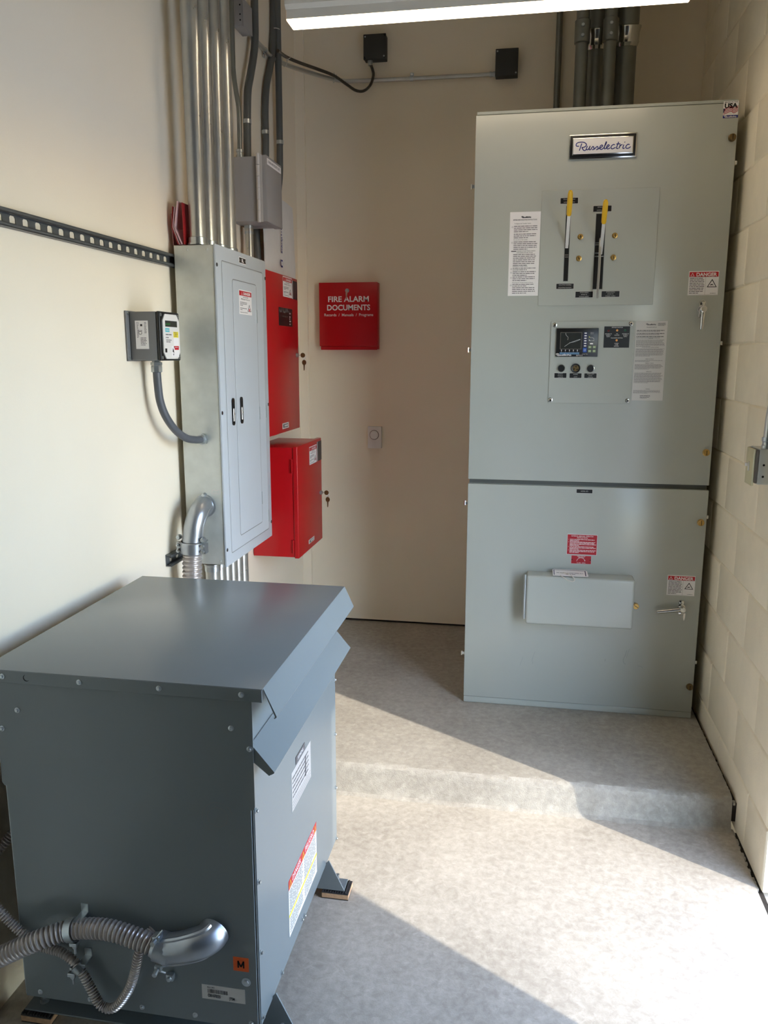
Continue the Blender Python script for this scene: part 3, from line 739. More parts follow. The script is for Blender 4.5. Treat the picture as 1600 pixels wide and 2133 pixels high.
# ------------------------------------------------------------------ flexible conduits at the transformer
f1 = thing('flexible_conduit', 'thick ribbed steel flexible conduit curving across the transformer front into its metal elbow', 'conduit', (-.7, 1.36, .36))
mb = MB(); pts = [(-0.7515, 1.428, 0.309), (-0.7877, 1.429, 0.3217), (-0.8721, 1.43, 0.3367), (-0.9561, 1.43, 0.3247), (-1.0222, 1.405, 0.3093), (-1.105, 1.39, 0.269), (-1.17, 1.372, 0.235), (-1.2235, 1.355, 0.205)]
corrugated(mb, pts, .0228, .0100, .2, 'flex_steel', 20); mb.build('ribbed_hose', f1)
mb = MB(); e = catmull([(-0.636, 1.466, 0.338), (-0.6396, 1.452, 0.3349), (-0.6494, 1.44, 0.3326), (-0.6695, 1.432, 0.328), (-0.7008, 1.429, 0.3181), (-0.7353, 1.428, 0.31)], 6)
n = len(e); mb.tube(e, [.0355-.004*i/(n-1) for i in range(n)], 'alu_cast', 22)
for k, w in ((1, .007), (-1, .007)):
    g = [p+V(0, -.012, 0)+ZA*k*(.0335-.006*i/(n-1)) for i, p in enumerate(e)]
    mb.tube(g[4:], w*.9, 'alu_cast', 8)
mb.lathe((-.731, 1.428, .311), (-1, 0, .25), [(-.012, .0325), (.022, .032), (.024, .028), (.03, .0262)], 'alu_cast', 24)
mb.build('elbow_connector', f1)
for k in (1, -1):
    mb = MB(); c = V(-.744, 1.410, .313+k*.036); mb.box(c.x-.008, c.x+.008, c.y-.006, c.y+.014, c.z-.006, c.z+.006, 'zinc', .002)
    mb.tube([c+V(0, -.008, 0), c+V(0, -.022, .002*k)], .0052, 'zinc', 12); mb.tube([c+V(-.002, -.006, 0), c+V(.012, .006, .016*k)], .0028, 'zinc', 8)
    mb.build('clamp_screw', f1)
f2 = thing('flexible_conduit', 'thin ribbed steel flexible conduit looping down in a U below the thick one', 'conduit', (-.87, 1.42, .2))
mb = MB(); pts = [(-.782, 1.4655, .322), (-.792, 1.447, .31), (-.804, 1.438, .28), (-.813, 1.435, .24), (-.831, 1.433, .188), (-.867, 1.432, .138), (-.902, 1.433, .136), (-.926, 1.435, .178), (-.952, 1.437, .223), (-.993, 1.445, .247), (-1.057, 1.449, .256), (-1.101, 1.449, .286), (-1.145, 1.449, .330), (-1.18, 1.449, .375), (-1.224, 1.449, .43)]
corrugated(mb, pts, .0112, .0066, .22, 'flex_steel', 16); mb.build('ribbed_hose', f2)
f3 = thing('flexible_conduit', 'ribbed steel flexible conduit in the dark gap between transformer and wall', 'conduit', (-1.17, 1.62, .5))
mb = MB(); corrugated(mb, [(-1.221, 1.52, .40), (-1.19, 1.56, .44), (-1.165, 1.62, .49), (-1.145, 1.70, .53), (-1.118, 1.76, .54)], .0125, .0066, .15, 'flex_steel', 16); mb.build('ribbed_hose', f3)
def strap(parent, c, d, r, foot, lab):
    """bent pipe strap: ring round direction d at c, a foot reaching to the panel"""
    s = thing('pipe_strap', lab, 'pipe strap', c, 'pipe straps on the transformer front')
    c = Vector(c); d = Vector(d).normalized(); mb = MB()
    up = ZA; a = d.cross(up).normalized(); b = a.cross(d)
    ring = []
    for i in range(25):
        t = 2*PI*i/24; ring.append((c+(a*math.cos(t)+b*math.sin(t))*(r+.0012)))
    vs = []; fs = []
    for p in ring:
        o = (p-c).normalized()
        for q in (p-d*.0085, p+d*.0085, p+d*.0085+o*.002, p-d*.0085+o*.002): vs.append(q)
    for i in range(24):
        for j in range(4): fs.append([i*4+j, i*4+(j+1) % 4, (i+1)*4+(j+1) % 4, (i+1)*4+j])
    mb.add(vs, fs, 'zinc'); mb.build('band', s)
    mb = MB(); z1 = c.z+r
    mb.box(c.x-.0085+foot, c.x+.0085+foot, c.y-.004, FY+.0002, z1-.002, z1+.0012, 'zinc'); mb.box(c.x-.0085+foot, c.x+.0085+foot, FY-.0022, FY+.0003, z1-.002, z1+.02, 'zinc')
    mb.build('foot', s)
    mb = MB(); q = c-b*(r+.006)+V(0, -.006, 0); mb.box(q.x-.009, q.x+.009, q.y-.008, q.y+.01, q.z-.005, q.z+.004, 'zinc', .001, 1)
    mb.tube([q+V(0, 0, .016), q+V(.001, -.001, -.026)], .0027, 'zinc', 8); mb.lathe(q+V(0, 0, .012), ZA, [(0, .006), (.005, .005)], 'zinc', 10); mb.lathe(q+V(0, 0, -.012), ZA, [(0, .0055), (.005, .0055)], 'zinc', 6); mb.build('bolt', s)
strap(None, (-.956, 1.43, .3246), (-.9, -.02, -.22), .0228, .014, 'bright strap round the thick ribbed conduit on the transformer front')
strap(None, (-.952, 1.437, .223), (-.65, 0, .68), .0112, .010, 'small strap holding the thin looping conduit to the transformer front')
mb = MB(); mb.box(-.750, -.732, FY-.014, FY+.0002, .207, .223, 'zinc', .003); mb.lathe((-.741, FY-.013, .215), (0, -1, 0), [(0, .006), (.006, .005)], 'zinc', 6)
tag(mb.build('clip_nut'), 'small metal clip on the transformer panel just below the conduit elbow', 'clip')

# ------------------------------------------------------------------ panelboard on the left wall
PY0, PY1, PX0, PX1, PZ0, PZ1 = 2.655, 3.18, -1.190, -1.050, .838, 1.9405
pb = thing('panelboard', 'tall narrow grey electrical panel in a galvanized box on the left wall', 'electrical panel', (-1.19, 2.9, PZ0))
mb = MB(); mb.box(PX0, PX1, PY0+.0015, PY1-.004, PZ0, PZ1, 'galv', .0015, 1); mb.build('galvanized_box', pb)
XC = -1.042
mb = MB(); mb.box(PX1, XC, PY0-.0015, PY1, PZ0-.008, PZ1+.003, 'panel_grey', .002)
L = left(mb, PY0, 0, XC)
def rline(L, y0, z0, y1, z1, r, w, m, l=1):
    p = []
    for cx, cy, a0 in ((y1-r, z0+r, -PI/2), (y1-r, z1-r, 0), (y0+r, z1-r, PI/2), (y0+r, z0+r, PI)):
        for i in range(5): a = a0+PI/2*i/4; p.append((cx+r*math.cos(a), cy+r*math.sin(a)))
    p.append(p[0]); L.ribbon(p, w, m, l, 1)
rline(L, .05, .870, .482, 1.895, .008, .0022, 'plastic_grey'); mb.build('trim_cover', pb)
mb = MB(); mb.box(XC, XC+.0015, PY0+.0535, PY0+.4785, .8735, 1.8915, 'panel_grey', .0006, 1)
L = left(mb, PY0, 0, XC+.0015); rline(L, .143, .915, .400, 1.842, .012, .0026, 'plastic_grey'); od = mb.build('outer_door', pb)
mb = MB(); mb.box(XC+.0015, XC+.0028, PY0+.147, PY0+.396, .919, 1.838, 'panel_grey', .0006, 1); idr = mb.build('inner_door', pb)
for y, xx, dr in ((.107, XC+.0015, od), (.190, XC+.0028, idr)):
    mb = MB(); zc = 1.379; h = .049; w = .0115; p = [(y-PY0*0+w*math.cos(t), zc+(h-w)*(1 if math.sin(t) >= 0 else -1)+w*math.sin(t)) for t in [2*PI*i/28 for i in range(28)]]
    mb.prism([(xx, PY0+a, b) for a, b in p], (.004, 0, 0), 'black_plastic')
    mb.box(xx+.003, xx+.006, PY0+y-.0065, PY0+y+.0065, zc-.034, zc+.012, 'zinc', .0012, 1); mb.box(xx+.003, xx+.0052, PY0+y-.007, PY0+y+.007, zc+.0135, zc+.033, 'black_matte', .001, 1)
    mb.lathe((xx+.006, PY0+y, zc-.008), XA, [(0, .0042), (.0015, .0038)], 'chrome', 12); mb.build('slide_latch', dr)
for y in (PY0+.008, PY1-.008):
    for z in (.892, 1.381, 1.877): 
        mb = MB(); mb.lathe((XC, y, z), XA, [(0, .0068), (.0012, .0062)], 'black_plastic', 14); mb.build('cover_fastener', pb)
for y, z0 in ((.397, 1.70), (.397, 1.33), (.397, .99)):
    mb = MB(); mb.cyl((XC+.003, PY0+y, z0), (XC+.003, PY0+y, z0+.05), .0022, 'zinc', 8); mb.build('hinge', idr)
for z0 in (1.75, 1.33, .90):
    mb = MB(); mb.cyl((XC+.0015, PY0+.48, z0), (XC+.0015, PY0+.48, z0+.05), .0022, 'zinc', 8); mb.build('hinge', od)
def danger_tall(L, w, h, th=.0006):
    L.plate(0, 0, w, h, 'paper', th); L.rect(.002, h*.76, w-.002, h-.004, 'red_print', 1)
    L.triangle(w*.22, h*.795, h*.13, 'paper', 'red_print', 2); L.text('DANGER', w*.62, h*.805, h*.1, 'paper', w*.56, 'c', bold=.04)
    L.text('HAZARD', w*.5, h*.685, h*.045, 'ink', w*.42, 'c'); L.text('Multiple Source', w*.5, h*.60, h*.05, 'ink', w*.68, 'c')
    L.lines(w*.06, h*.50, w*.62, 3, h*.06, 'ink_soft', .4, seed=3); L.lines(w*.06, h*.26, w*.62, 2, h*.06, 'ink_soft', .3, seed=5); L.lines(w*.06, h*.09, w*.9, 1, h*.05, 'ink_soft', .7, seed=6)
    t = h*.3; x, y = w*.79, h*.14
    L.poly([(x-w*.15, y), (x+w*.15, y), (x, y+t)], 'ink', 2); L.poly([(x-w*.105, y+t*.07), (x+w*.105, y+t*.07), (x, y+t*.82)], 'paper', 3); L.disc(x, y+t*.22, w*.045, 'red_print', 4)
mb = MB(); danger_tall(left(mb, 2.859, 1.7255, XC+.0028), .135, .087); mb.build('warning_label', idr)
mb = MB(); L = left(mb, 2.877, 1.905, XC); L.plate(0, 0, .074, .0225, 'paper', .0008); L.rect(.003, .0025, .071, .020, 'black_plastic', 1); L.text('0L', .037, .006, .0105, 'paper', .022, 'c', bold=.05)
for x in (.0095, .0645): L.rect(x-.001, .008, x+.001, .0145, 'paper', 2)
mb.build('name_plate', pb)
for x, z in ((-1.142, 1.926), (-1.072, 1.926), (-1.14, .856), (-1.066, .852)): screw(pb, (x, PY0+.0015, z), (0, -1, 0), .005, 'galv', h=.003)
mb = MB(); L = front(mb, -1.09, 1.075, PY0+.001); L.ribbon([(0, .02), (.004, .035), (.018, .033), (.03, .037), (.028, .022), (.014, .024), (.003, .02)], .004, 'paper_grey', 1); mb.build('adhesive_smear', pb)

# conduits rising from / dropping out of the panel
R2 = .0279
ups = []
for i, (y, w) in enumerate(((2.692, 'nearest of the four big steel conduits rising from the grey panel'), (2.787, 'second from the front of the four big steel conduits rising from the grey panel'),
                            (2.888, 'third from the front of the four big steel conduits rising from the grey panel'), (2.986, 'farthest of the four big steel conduits rising from the grey panel'))):
    c = thing('steel_conduit', w, 'conduit', (-1.117, y, PZ1), 'big steel conduits above the panel')
    mb = MB(); mb.cyl((-1.117, y, PZ1+.004), (-1.117, y, CEIL), R2, 'emt', 28); mb.build('pipe', c)
    mb = MB(); mb.lathe((-1.117, y, PZ1+.0032), ZA, [(0, R2+.007), (.006, R2+.007), (.007, R2+.004), (.024, R2+.004), (.026, R2+.0005)], 'zinc', 20)
    mb.build('connector', c)
nm = ('nearest', 'second nearest', 'third nearest', 'fourth nearest', 'fifth nearest', 'farthest')
for i in range(6):
    y = 2.70+.0615*i
    c = thing('steel_conduit', nm[i]+' of the short row of steel conduits below the grey panel', 'conduit', (-1.117, y, 0), 'steel conduits below the panel')
    zb0 = 0.0 if y < 2.60 else PADZ
    mb = MB(); mb.cyl((-1.117, y, zb0), (-1.117, y, PZ0-.009), .0262, 'emt', 24); mb.build('pipe', c)
    mb = MB(); mb.lathe((-1.117, y, PZ0-.036), ZA, [(0, .0268), (.001, .0295), (.02, .0295), (.022, .0312), (.0275, .0312)], 'zinc', 18); mb.build('connector', c)
# elbow and heavy flex on the panel side
f4 = thing('flexible_conduit', 'ribbed steel conduit with cast elbow bent into the galvanized side of the grey panel', 'conduit', (-1.13, 2.58, 1.0))
e = catmull([(-1.117, PY0+.001, 1.052), (-1.117, PY0-.028, 1.050), (-1.119, PY0-.062, 1.032), (-1.125, PY0-.082, .995), (-1.130, PY0-.088, .955), (-1.132, PY0-.09, .935)], 6)
mb = MB(); n = len(e); mb.tube(e, [.0365-.003*i/(n-1) for i in range(n)], 'alu_cast', 26)
mb.lathe((-1.117, PY0+.001, 1.052), (0, -1, 0), [(0, .041), (.007, .041), (.009, .036)], 'alu_cast', 26)
g = [p+XA*(.0345-.002*i/(n-1)) for i, p in enumerate(e)]; mb.tube(g[3:], .0042, 'alu_cast', 8); mb.build('elbow_connector', f4)
mb = MB(); mb.lathe((-1.132, PY0-.09, .940), (-.03, 0, -1), [(-.002, .0385), (.001, .041), (.038, .040), (.040, .035)], 'alu_cast', 28)
mb.lathe((-1.132, PY0-.09, .9425), (-.03, 0, -1), [(0, .0372), (.002, .0372)], 'black_matte', 28)
mb.box(-1.098, -1.078, PY0-.105, PY0-.075, .902, .938, 'alu_cast', .002); mb.box(-1.186, -1.166, PY0-.102, PY0-.078, .904, .94, 'alu_cast', .002)
mb.build('clamp', f4)
for x in (-1.088, -1.177):
    for z in (.911, .930):
        mb = MB(); mb.cyl((x, PY0-.116, z), (x, PY0-.06, z+.012), .0035, 'zinc', 10); mb.lathe((x, PY0-.106, z), (0, -1, 0), [(0, .0068), (.006, .0062)], 'zinc', 12); mb.build('clamp_screw', f4)
for p in ((-1.117, PY0-.006, 1.092), (-1.088, PY0-.1, .952), (-1.176, PY0-.1, .958)):
    mb = MB(); mb.lathe(p, (0, -1, 0), [(-.01, .0085), (.004, .0085), (.006, .0055), (.009, .0055)], 'zinc', 12); mb.build('clamp_screw', f4)

mb = MB(); corrugated(mb, [(-1.132, PY0-.09, .908), (-1.135, PY0-.09, .86), (-1.138, PY0-.092, .78), (-1.138, PY0-.11, .66), (-1.13, PY0-.19, .54), (-1.10, PY0-.32, .47), (-1.08, BY+.004, .45)], .0345, .0150, .12, 'flex_steel', 24); mb.build('ribbed_hose', f4)

# ------------------------------------------------------------------ strut channels
def strut(name, y0, y1, z, lab, holes=True):
    t = thing(name, lab, 'strut', (xw((y0+y1)/2), (y0+y1)/2, z))
    mb = MB(); h = .0206; d = .0206; th = .0026
    X = lambda y: xw(y)+.0006
    def bar(x0, x1, z0, z1, a=y0, b=y1): mb.prism([(X(a)+x0, a, z0), (X(a)+x1, a, z0), (X(a)+x1, a, z1), (X(a)+x0, a, z1)], (X(b)-X(a), b-a, 0), 'galv_dark')
    bar(0, d, z+h-th, z+h); bar(0, d, z-h, z-h+th)
    bar(d-.0075, d, z+h-.0095, z+h-.007); bar(d-.0075, d, z-h+.007, z-h+.0095)
    bar(d-.002, d, z+h-.0095, z+h); bar(d-.002, d, z-h, z-h+.0095)
    hw, hh, pit = .0170, .0102, .0508
    bar(0, th, z+hh, z+h); bar(0, th, z-h, z-hh)
    y = y0; n = 0
    while y < y1:
        e = min(y1, y+pit-2*hw*.72); bar(0, th, z-hh, z+hh, y, e)
        if e < y1:
            g = min(y1, e+2*hw*.72); q = .0045
            for sz in (-1, 1):
                for a, b in ((e, q), (g, -q)):
                    mb.prism([(X(a), a, z+sz*hh), (X(a), a+b, z+sz*hh), (X(a), a, z+sz*(hh-q))], (th, 0, 0), 'galv_dark')
            y = g
        else: break
    mb.build('channel', t); return t
strut('strut_channel', 1.02, 2.75, 1.8925, 'long slotted steel channel running along the left wall')
strut('strut_channel', 2.525, 3.35, .879, 'short cut end of slotted channel on the left wall beside the conduit elbow')

# ------------------------------------------------------------------ surge protector and its conduit
sx0 = xw(2.4); SX1 = -1.110
sg = thing('surge_protector', 'small grey surge protector box with a white face on the left wall', 'electrical box', (sx0, 2.42, 1.562))
mb = MB(); mb.box(sx0+.0002, sx0+.006, 2.335, 2.52, 1.560, 1.7115, 'plastic_grey', .001, 1)
for z in (1.568, 1.703): mb.lathe((sx0+.006, 2.345, z), XA, [(0, .005), (.002, .0045)], 'zinc', 12)
mb.build('mounting_flange', sg)
mb = MB(); mb.box(sx0+.006, SX1-.012, 2.352, 2.492, 1.5625, 1.709, 'plastic_grey', .004, 3); mb.build('housing', sg)
mb = MB(); mb.box(SX1-.012, SX1, 2.351, 2.493, 1.5615, 1.710, 'black_plastic', .004, 3)
for y in (2.36, 2.484):
    for z in (1.571, 1.700): mb.lathe((SX1, y, z), XA, [(0, .0055), (.0015, .005)], 'zinc', 12)
mb.build('cover_frame', sg)
mb = MB(); y0, z0 = 2.366, 1.567
oct_ = [(.018, 0), (.100, 0), (.118, .02), (.118, .116), (.100, .136), (.018, .136), (0, .116), (0, .02)]
mb.prism([(SX1, y0+a, z0+b) for a, b in oct_], (.003, 0, 0), 'white_plastic')
L = left(mb, y0, z0, SX1+.003)
L.rect(.016, .098, .102, .1165, 'screen', 1); L.rect(.02, .1035, .026, .107, 'lcd_green', 2); L.text('READY', .03, .1035, .005, 'lcd_green', .022)
L.rect(.015, .082, .045, .0935, 'teal', 1); L.text('SIEMENS', .030, .0856, .0044, 'paper', .026, 'c')
L.lines(.016, .0755, .062, 1, .007, 'ink_soft', .98, seed=2); L.lines(.016, .0665, .045, 1, .006, 'ink_soft', .8, seed=3); L.lines(.018, .0585, .058, 2, .0055, 'ink_soft', .8, seed=5)
L.rect(.072, .066, .108, .084, 'yellow_print', 1); L.lines(.078, .0815, .102, 3, .0048, 'ink_soft', .9, seed=6)
L.rect(.072, .034, .108, .066, 'paper', 1); L.rect(.054, .006, .108, .040, 'paper', 1); L.rect(.076, .028, .108, .040, 'red_print', 2); L.lines(.08, .0365, .104, 1, .004, 'paper', .9, l=3, seed=9)
L.poly([(.064, .034), (.070, .027), (.072, .018), (.060, .022)], 'ink', 2); L.poly([(.063, .0155), (.071, .0165), (.067, .0085)], 'ink', 2)
L.rect(.008, .0195, .022, .032, 'black_plastic', 1)
mb.build('face_plate', sg)
mb = MB(); L = front(mb, sx0+.0255, 1.597, 2.352); L.plate(0, 0, .042, .085, 'paper', .0005)
L.text('CE', .0215, .05, .0105, 'ink', .014, 'c', rot=True); L.rect(.017, .068, .0235, .0745, 'ink', 1); L.lines(.03, .08, .038, 10, .0035, 'ink_soft', .8, seed=3); L.lines(.005, .08, .012, 12, .004, 'ink_soft', .8, seed=4); L.lines(.016, .034, .036, 6, .0042, 'ink_soft', .8, seed=5)
mb.build('rating_label', sg)
lt = thing('flexible_conduit', 'smooth dark grey conduit curving from the surge box to the galvanized panel side', 'conduit', (-1.15, 2.45, 1.4))
e = catmull([(-1.163, 2.425, 1.531), (-1.163, 2.427, 1.49), (-1.162, 2.435, 1.435), (-1.155, 2.455, 1.385), (-1.143, 2.495, 1.337), (-1.13, 2.55, 1.304), (-1.118, 2.6, 1.293), (-1.113, 2.632, 1.291)], 10)
mb = MB(); mb.tube(e, .0128, 'liquid_tight', 18); mb.build('hose', lt)
mb = MB(); mb.lathe((-1.163, 2.425, 1.5625), (0, 0, -1), [(0, .0135), (.006, .0135), (.0065, .018), (.016, .018)], 'zinc', 6); mb.lathe((-1.163, 2.425, 1.546), (0, 0, -1), [(0, .0165), (.004, .0185), (.02, .0185), (.0215, .014)], 'zinc', 8)
mb.build('box_fitting', lt)
mb = MB(); mb.lathe((-1.111, PY0+.002, 1.290), (-.1, -1, 0), [(0, .0155), (.006, .0155), (.007, .0205), (.013, .0205), (.014, .0175), (.026, .0165), (.028, .014)], 'zinc', 8); mb.build('panel_fitting', lt)

# ------------------------------------------------------------------ red cardstock behind the big conduits
fo = thing('document_bundle', 'bundle of red and pink card folders standing on top of the grey panel', 'folders', (-1.17, 2.74, PZ1))
def sheet(poly, y0, y1, m, name, t=.0016):
    mb = MB()
    for (a, b), (c, d) in zip(poly, poly[1:]):
        nx_, nz_ = (d-b), -(c-a); q = math.hypot(nx_, nz_); nx_, nz_ = nx_/q*t, nz_/q*t
        mb.prism([(a, y0, b), (c, y0, d), (c+nx_, y0, d+nz_), (a+nx_, y0, b+nz_)], (0, y1-y0, 0), m)
    mb.build(name, fo)
sheet([(-1.1965, 1.944), (-1.2, 2.045)], 2.668, 2.86, 'folder_in', 'back_card')
sheet([(-1.176, 1.944), (-1.1965, 1.998), (-1.1905, 2.066)], 2.66, 2.86, 'folder_red', 'card')
sheet([(-1.172, 1.944), (-1.193, 2.000), (-1.184, 2.064)], 2.66, 2.86, 'folder_pink', 'card')
sheet([(-1.163, 1.944), (-1.188, 1.998), (-1.173, 2.082)], 2.66, 2.86, 'folder_pink', 'card', .0045)
sheet([(-1.1545, 1.944), (-1.1548, 2.0), (-1.1560, 2.077)], 2.658, 2.74, 'folder_red', 'front_card', .0022)

# ------------------------------------------------------------------ red cabinets on the left wall
def keylock(parent, x, y, z, dx=1, dy=0):
    mb = MB(); ax = V(dx, dy, 0); s = V(0, 1, 0) if dx else V(1, 0, 0); c = V(x, y, z)
    mb.lathe(c, ax, [(0, .0115), (.003, .011), (.004, .009), (.011, .0085)], 'zinc', 18)
    k = c+ax*.011
    mb.lathe(k, ax, [(0, .0012), (.006, .0012)], 'brass_dark', 6)
    pts = [k+ax*(.020+.0115*math.cos(t))+ZA*(.0115*math.sin(t)) for t in [2*PI*i/20 for i in range(20)]]
    mb.prism([p-s*.001 for p in pts], s*.002, 'brass_dark')
    mb.build('lock', parent)
    mb = MB(); q = k+ax*.026-ZA*.014
    mb.tube([q+ax*(.006*math.cos(t))*1+ZA*(.008*math.sin(t)+.002) for t in [2*PI*i/16 for i in range(17)]], .0009, 'zinc', 6)
    b = q-ZA*.020
    pts = [b+ax*(.0105*math.cos(t))+ZA*(.0125*math.sin(t)) for t in [2*PI*i/20 for i in range(20)]]
    mb.prism([p-s*.001 for p in pts], s*.002, 'brass_dark')
    mb.prism([b+ax*.0035-ZA*.011-s*.001, b-ax*.0035-ZA*.011-s*.001, b-ax*.0028-ZA*.036-s*.001, b-ZA*.039-s*.001, b+ax*.002-ZA*.034-s*.001], s*.002, 'brass_dark')
    mb.build('key', parent)
# upper
RX = -1.098
ru = thing('red_cabinet', 'tall shallow red cabinet with a dark display window, higher of the two', 'cabinet', (-1.2, 3.58, 1.229))
mb = MB(); mb.box(-1.2025, RX-.018, 3.345, 3.822, 1.236, 1.926, 'red_paint', .002); mb.build('cabinet_body', ru)
mb = MB(); mb.box(RX-.0175, RX, 3.34, 3.828, 1.229, 1.932, 'red_paint', .003); du = mb.build('door', ru)
mb = MB(); danger_tall(left(mb, 3.594, 1.838, RX), .140, .089); mb.build('warning_label', du)
def tactile(y, z, w, h, x, dr):
    mb = MB(); L = left(mb, y, z, x); L.plate(0, 0, w, h, 'black_plastic', .0008); L.rect(0, 0, w*.1, h, 'paper', 1)
    L.lines(w*.22, h*.93, w*.92, 11, h*.082, 'ink_soft', .8, seed=4); mb.build('instruction_strip', dr)
tactile(3.738, 1.836, .082, .083, RX, du)
mb = MB(); mb.box(RX, RX+.002, 3.52, 3.728, 1.7085, 1.7885, 'black_plastic', .001, 1); L = left(mb, 3.52, 1.7085, RX+.0021)
rn = random.Random(2)
L.ribbon([(.012, .072), (.016, .062), (.034, .062), (.04, .076)], .007, 'plastic_grey', 1); L.ribbon([(.062, .078), (.066, .062), (.092, .062), (.1, .078)], .007, 'plastic_grey', 1); L.ribbon([(.11, .062), (.122, .077), (.136, .063)], .007, 'plastic_grey', 1)
for i, y in enumerate((.055, .04, .0305, .02, .007)): L.rect(.158, y, .178-.004*(i % 3), y+.006, 'film', 1)
L.lines(.05, .044, .14, 1, .011, 'steel_frame', .9, seed=7)
mb.build('display_window', du)
mb = MB(); L = left(mb, 3.538, 1.246, RX); L.plate(0, 0, .1, .026, 'paper_grey', .0006); L.rect(.012, .005, .088, .021, 'ink_soft', 1); L.rect(.03, .009, .084, .017, 'paper_grey', 2); mb.build('maker_label', du)
keylock(du, RX, 3.792, 1.578)
# lower
RL = -.988
rl = thing('red_cabinet', 'deep boxy red cabinet low on the left wall, lower of the two', 'cabinet', (-1.2, 3.6, .678))
mb = MB(); mb.box(-1.2035, RL-.024, 3.399, 3.806, .6815, 1.178, 'red_paint', .0015); mb.build('cabinet_body', rl)
mb = MB(); mb.box(RL-.0225, RL, 3.394, 3.816, .677, 1.183, 'red_paint', .004, 3); dl = mb.build('door', rl)
for z in (1.065, .7):
    mb = MB(); mb.box(RL-.038, RL-.0225, 3.3955, 3.401, z, z+.062, 'red_paint', .001, 1); mb.cyl((RL-.026, 3.393, z), (RL-.026, 3.393, z+.062), .0042, 'red_paint', 10); mb.build('hinge', rl)
mb = MB(); danger_tall(left(mb, 3.593, 1.076, RL), .128, .084); mb.build('warning_label', dl)
tactile(3.730, 1.076, .084, .094, RL, dl)
mb = MB(); L = left(mb, 3.558, .7055, RL); L.plate(0, 0, .1, .02, 'paper_grey', .0006); L.rect(.012, .004, .088, .016, 'ink_soft', 1); L.rect(.03, .0065, .084, .0135, 'paper_grey', 2); mb.build('maker_label', dl)
keylock(dl, RL, 3.785, .915)
# plastic pouch stuck between grey box and red cabinet
po = thing('plastic_pouch', 'white plastic pouch with blue print hanging above the tall red cabinet', 'pouch', (-1.16, 3.72, 1.94))
mb = MB(); ny, nz = 14, 12; vs = []; fs = []
for sgn in (1, -1):
    for i in range(ny+1):
        for j in range(nz+1):
            u, v = i/ny, j/nz; bul = math.sin(PI*u)**.6*math.sin(PI*v)**.6
            y = 3.466+.459*u-.012*v+.004*math.sin(9*v); z = 1.936+.345*v-.012*u
            vs.append((-1.140+sgn*(.002+.010*bul)+.004*math.sin(7*u+3*v), y, z))
q = (ny+1)*(nz+1)
for i in range(ny):
    for j in range(nz):
        a = i*(nz+1)+j; fs.append([a, a+nz+1, a+nz+2, a+1]); fs.append([q+a, q+a+1, q+a+nz+2, q+a+nz+1])
for i in range(ny):
    a, b = i*(nz+1), (i+1)*(nz+1); fs.append([a, q+a, q+b, b]); a += nz; b += nz; fs.append([a, b, q+b, q+a])
for j in range(nz): fs.append([j, j+1, q+j+1, q+j]); a = ny*(nz+1)+j; fs.append([a, q+a, q+a+1, a+1])
mb.add(vs, fs, 'pouch'); L = left(mb, 3.66, 1.96, -1.1255); L.text('Drawings', .03, .075, .021, 'ink_blue', .07, rot=True)
for i in range(9): L.rect(.012+.003*(i % 2), .075+.0125*i, .024, .083+.0125*i, 'ink_blue', 1)
L.rect(.004, .012, .03, .045, 'ink_blue', 1); L.rect(.009, .02, .026, .038, 'paper', 2)
for i in range(3): L.rect(.014, .215+.02*i, .024, .226+.02*i, 'ink_soft', 1)
mb.build('pouch_film', po)

# ------------------------------------------------------------------ grey hinged box with conduits above
GX, GY0, GY1, GZ0, GZ1 = -1.049, 3.25, 3.445, 2.107, 2.352
gb = thing('hinged_box', 'grey hinged enclosure with a white label strip, high on the left wall', 'electrical box', (-1.2, 3.35, GZ0))
mb = MB(); mb.box(-1.2045, GX-.036, GY0, GY1, GZ0, GZ1, 'box_grey', .002); mb.build('enclosure_body', gb)
mb = MB(); mb.box(GX-.0355, GX, GY0-.003, GY1+.003, GZ0-.003, GZ1+.003, 'box_grey', .002); dg = mb.build('door', gb)
mb = MB(); xh = GX-.034
mb.box(xh-.008, xh+.016, GY0-.0062, GY0-.002, GZ0-.004, GZ1+.004, 'hinge_grey')
for i in range(6): mb.cyl((xh, GY0-.008, GZ0-.006+.0435*i), (xh, GY0-.008, GZ0+.036+.0435*i), .0068, 'hinge_grey', 12)
mb.build('piano_hinge', gb)
mb = MB(); L = left(mb, GY0+.006, GZ1-.030, GX); L.plate(0, 0, .184, .0235, 'paper', .0006)
L.text('SCADA AND SECURITY UNIT', .014, .0075, .0095, 'ink_soft', .152); mb.build('label_strip', dg)

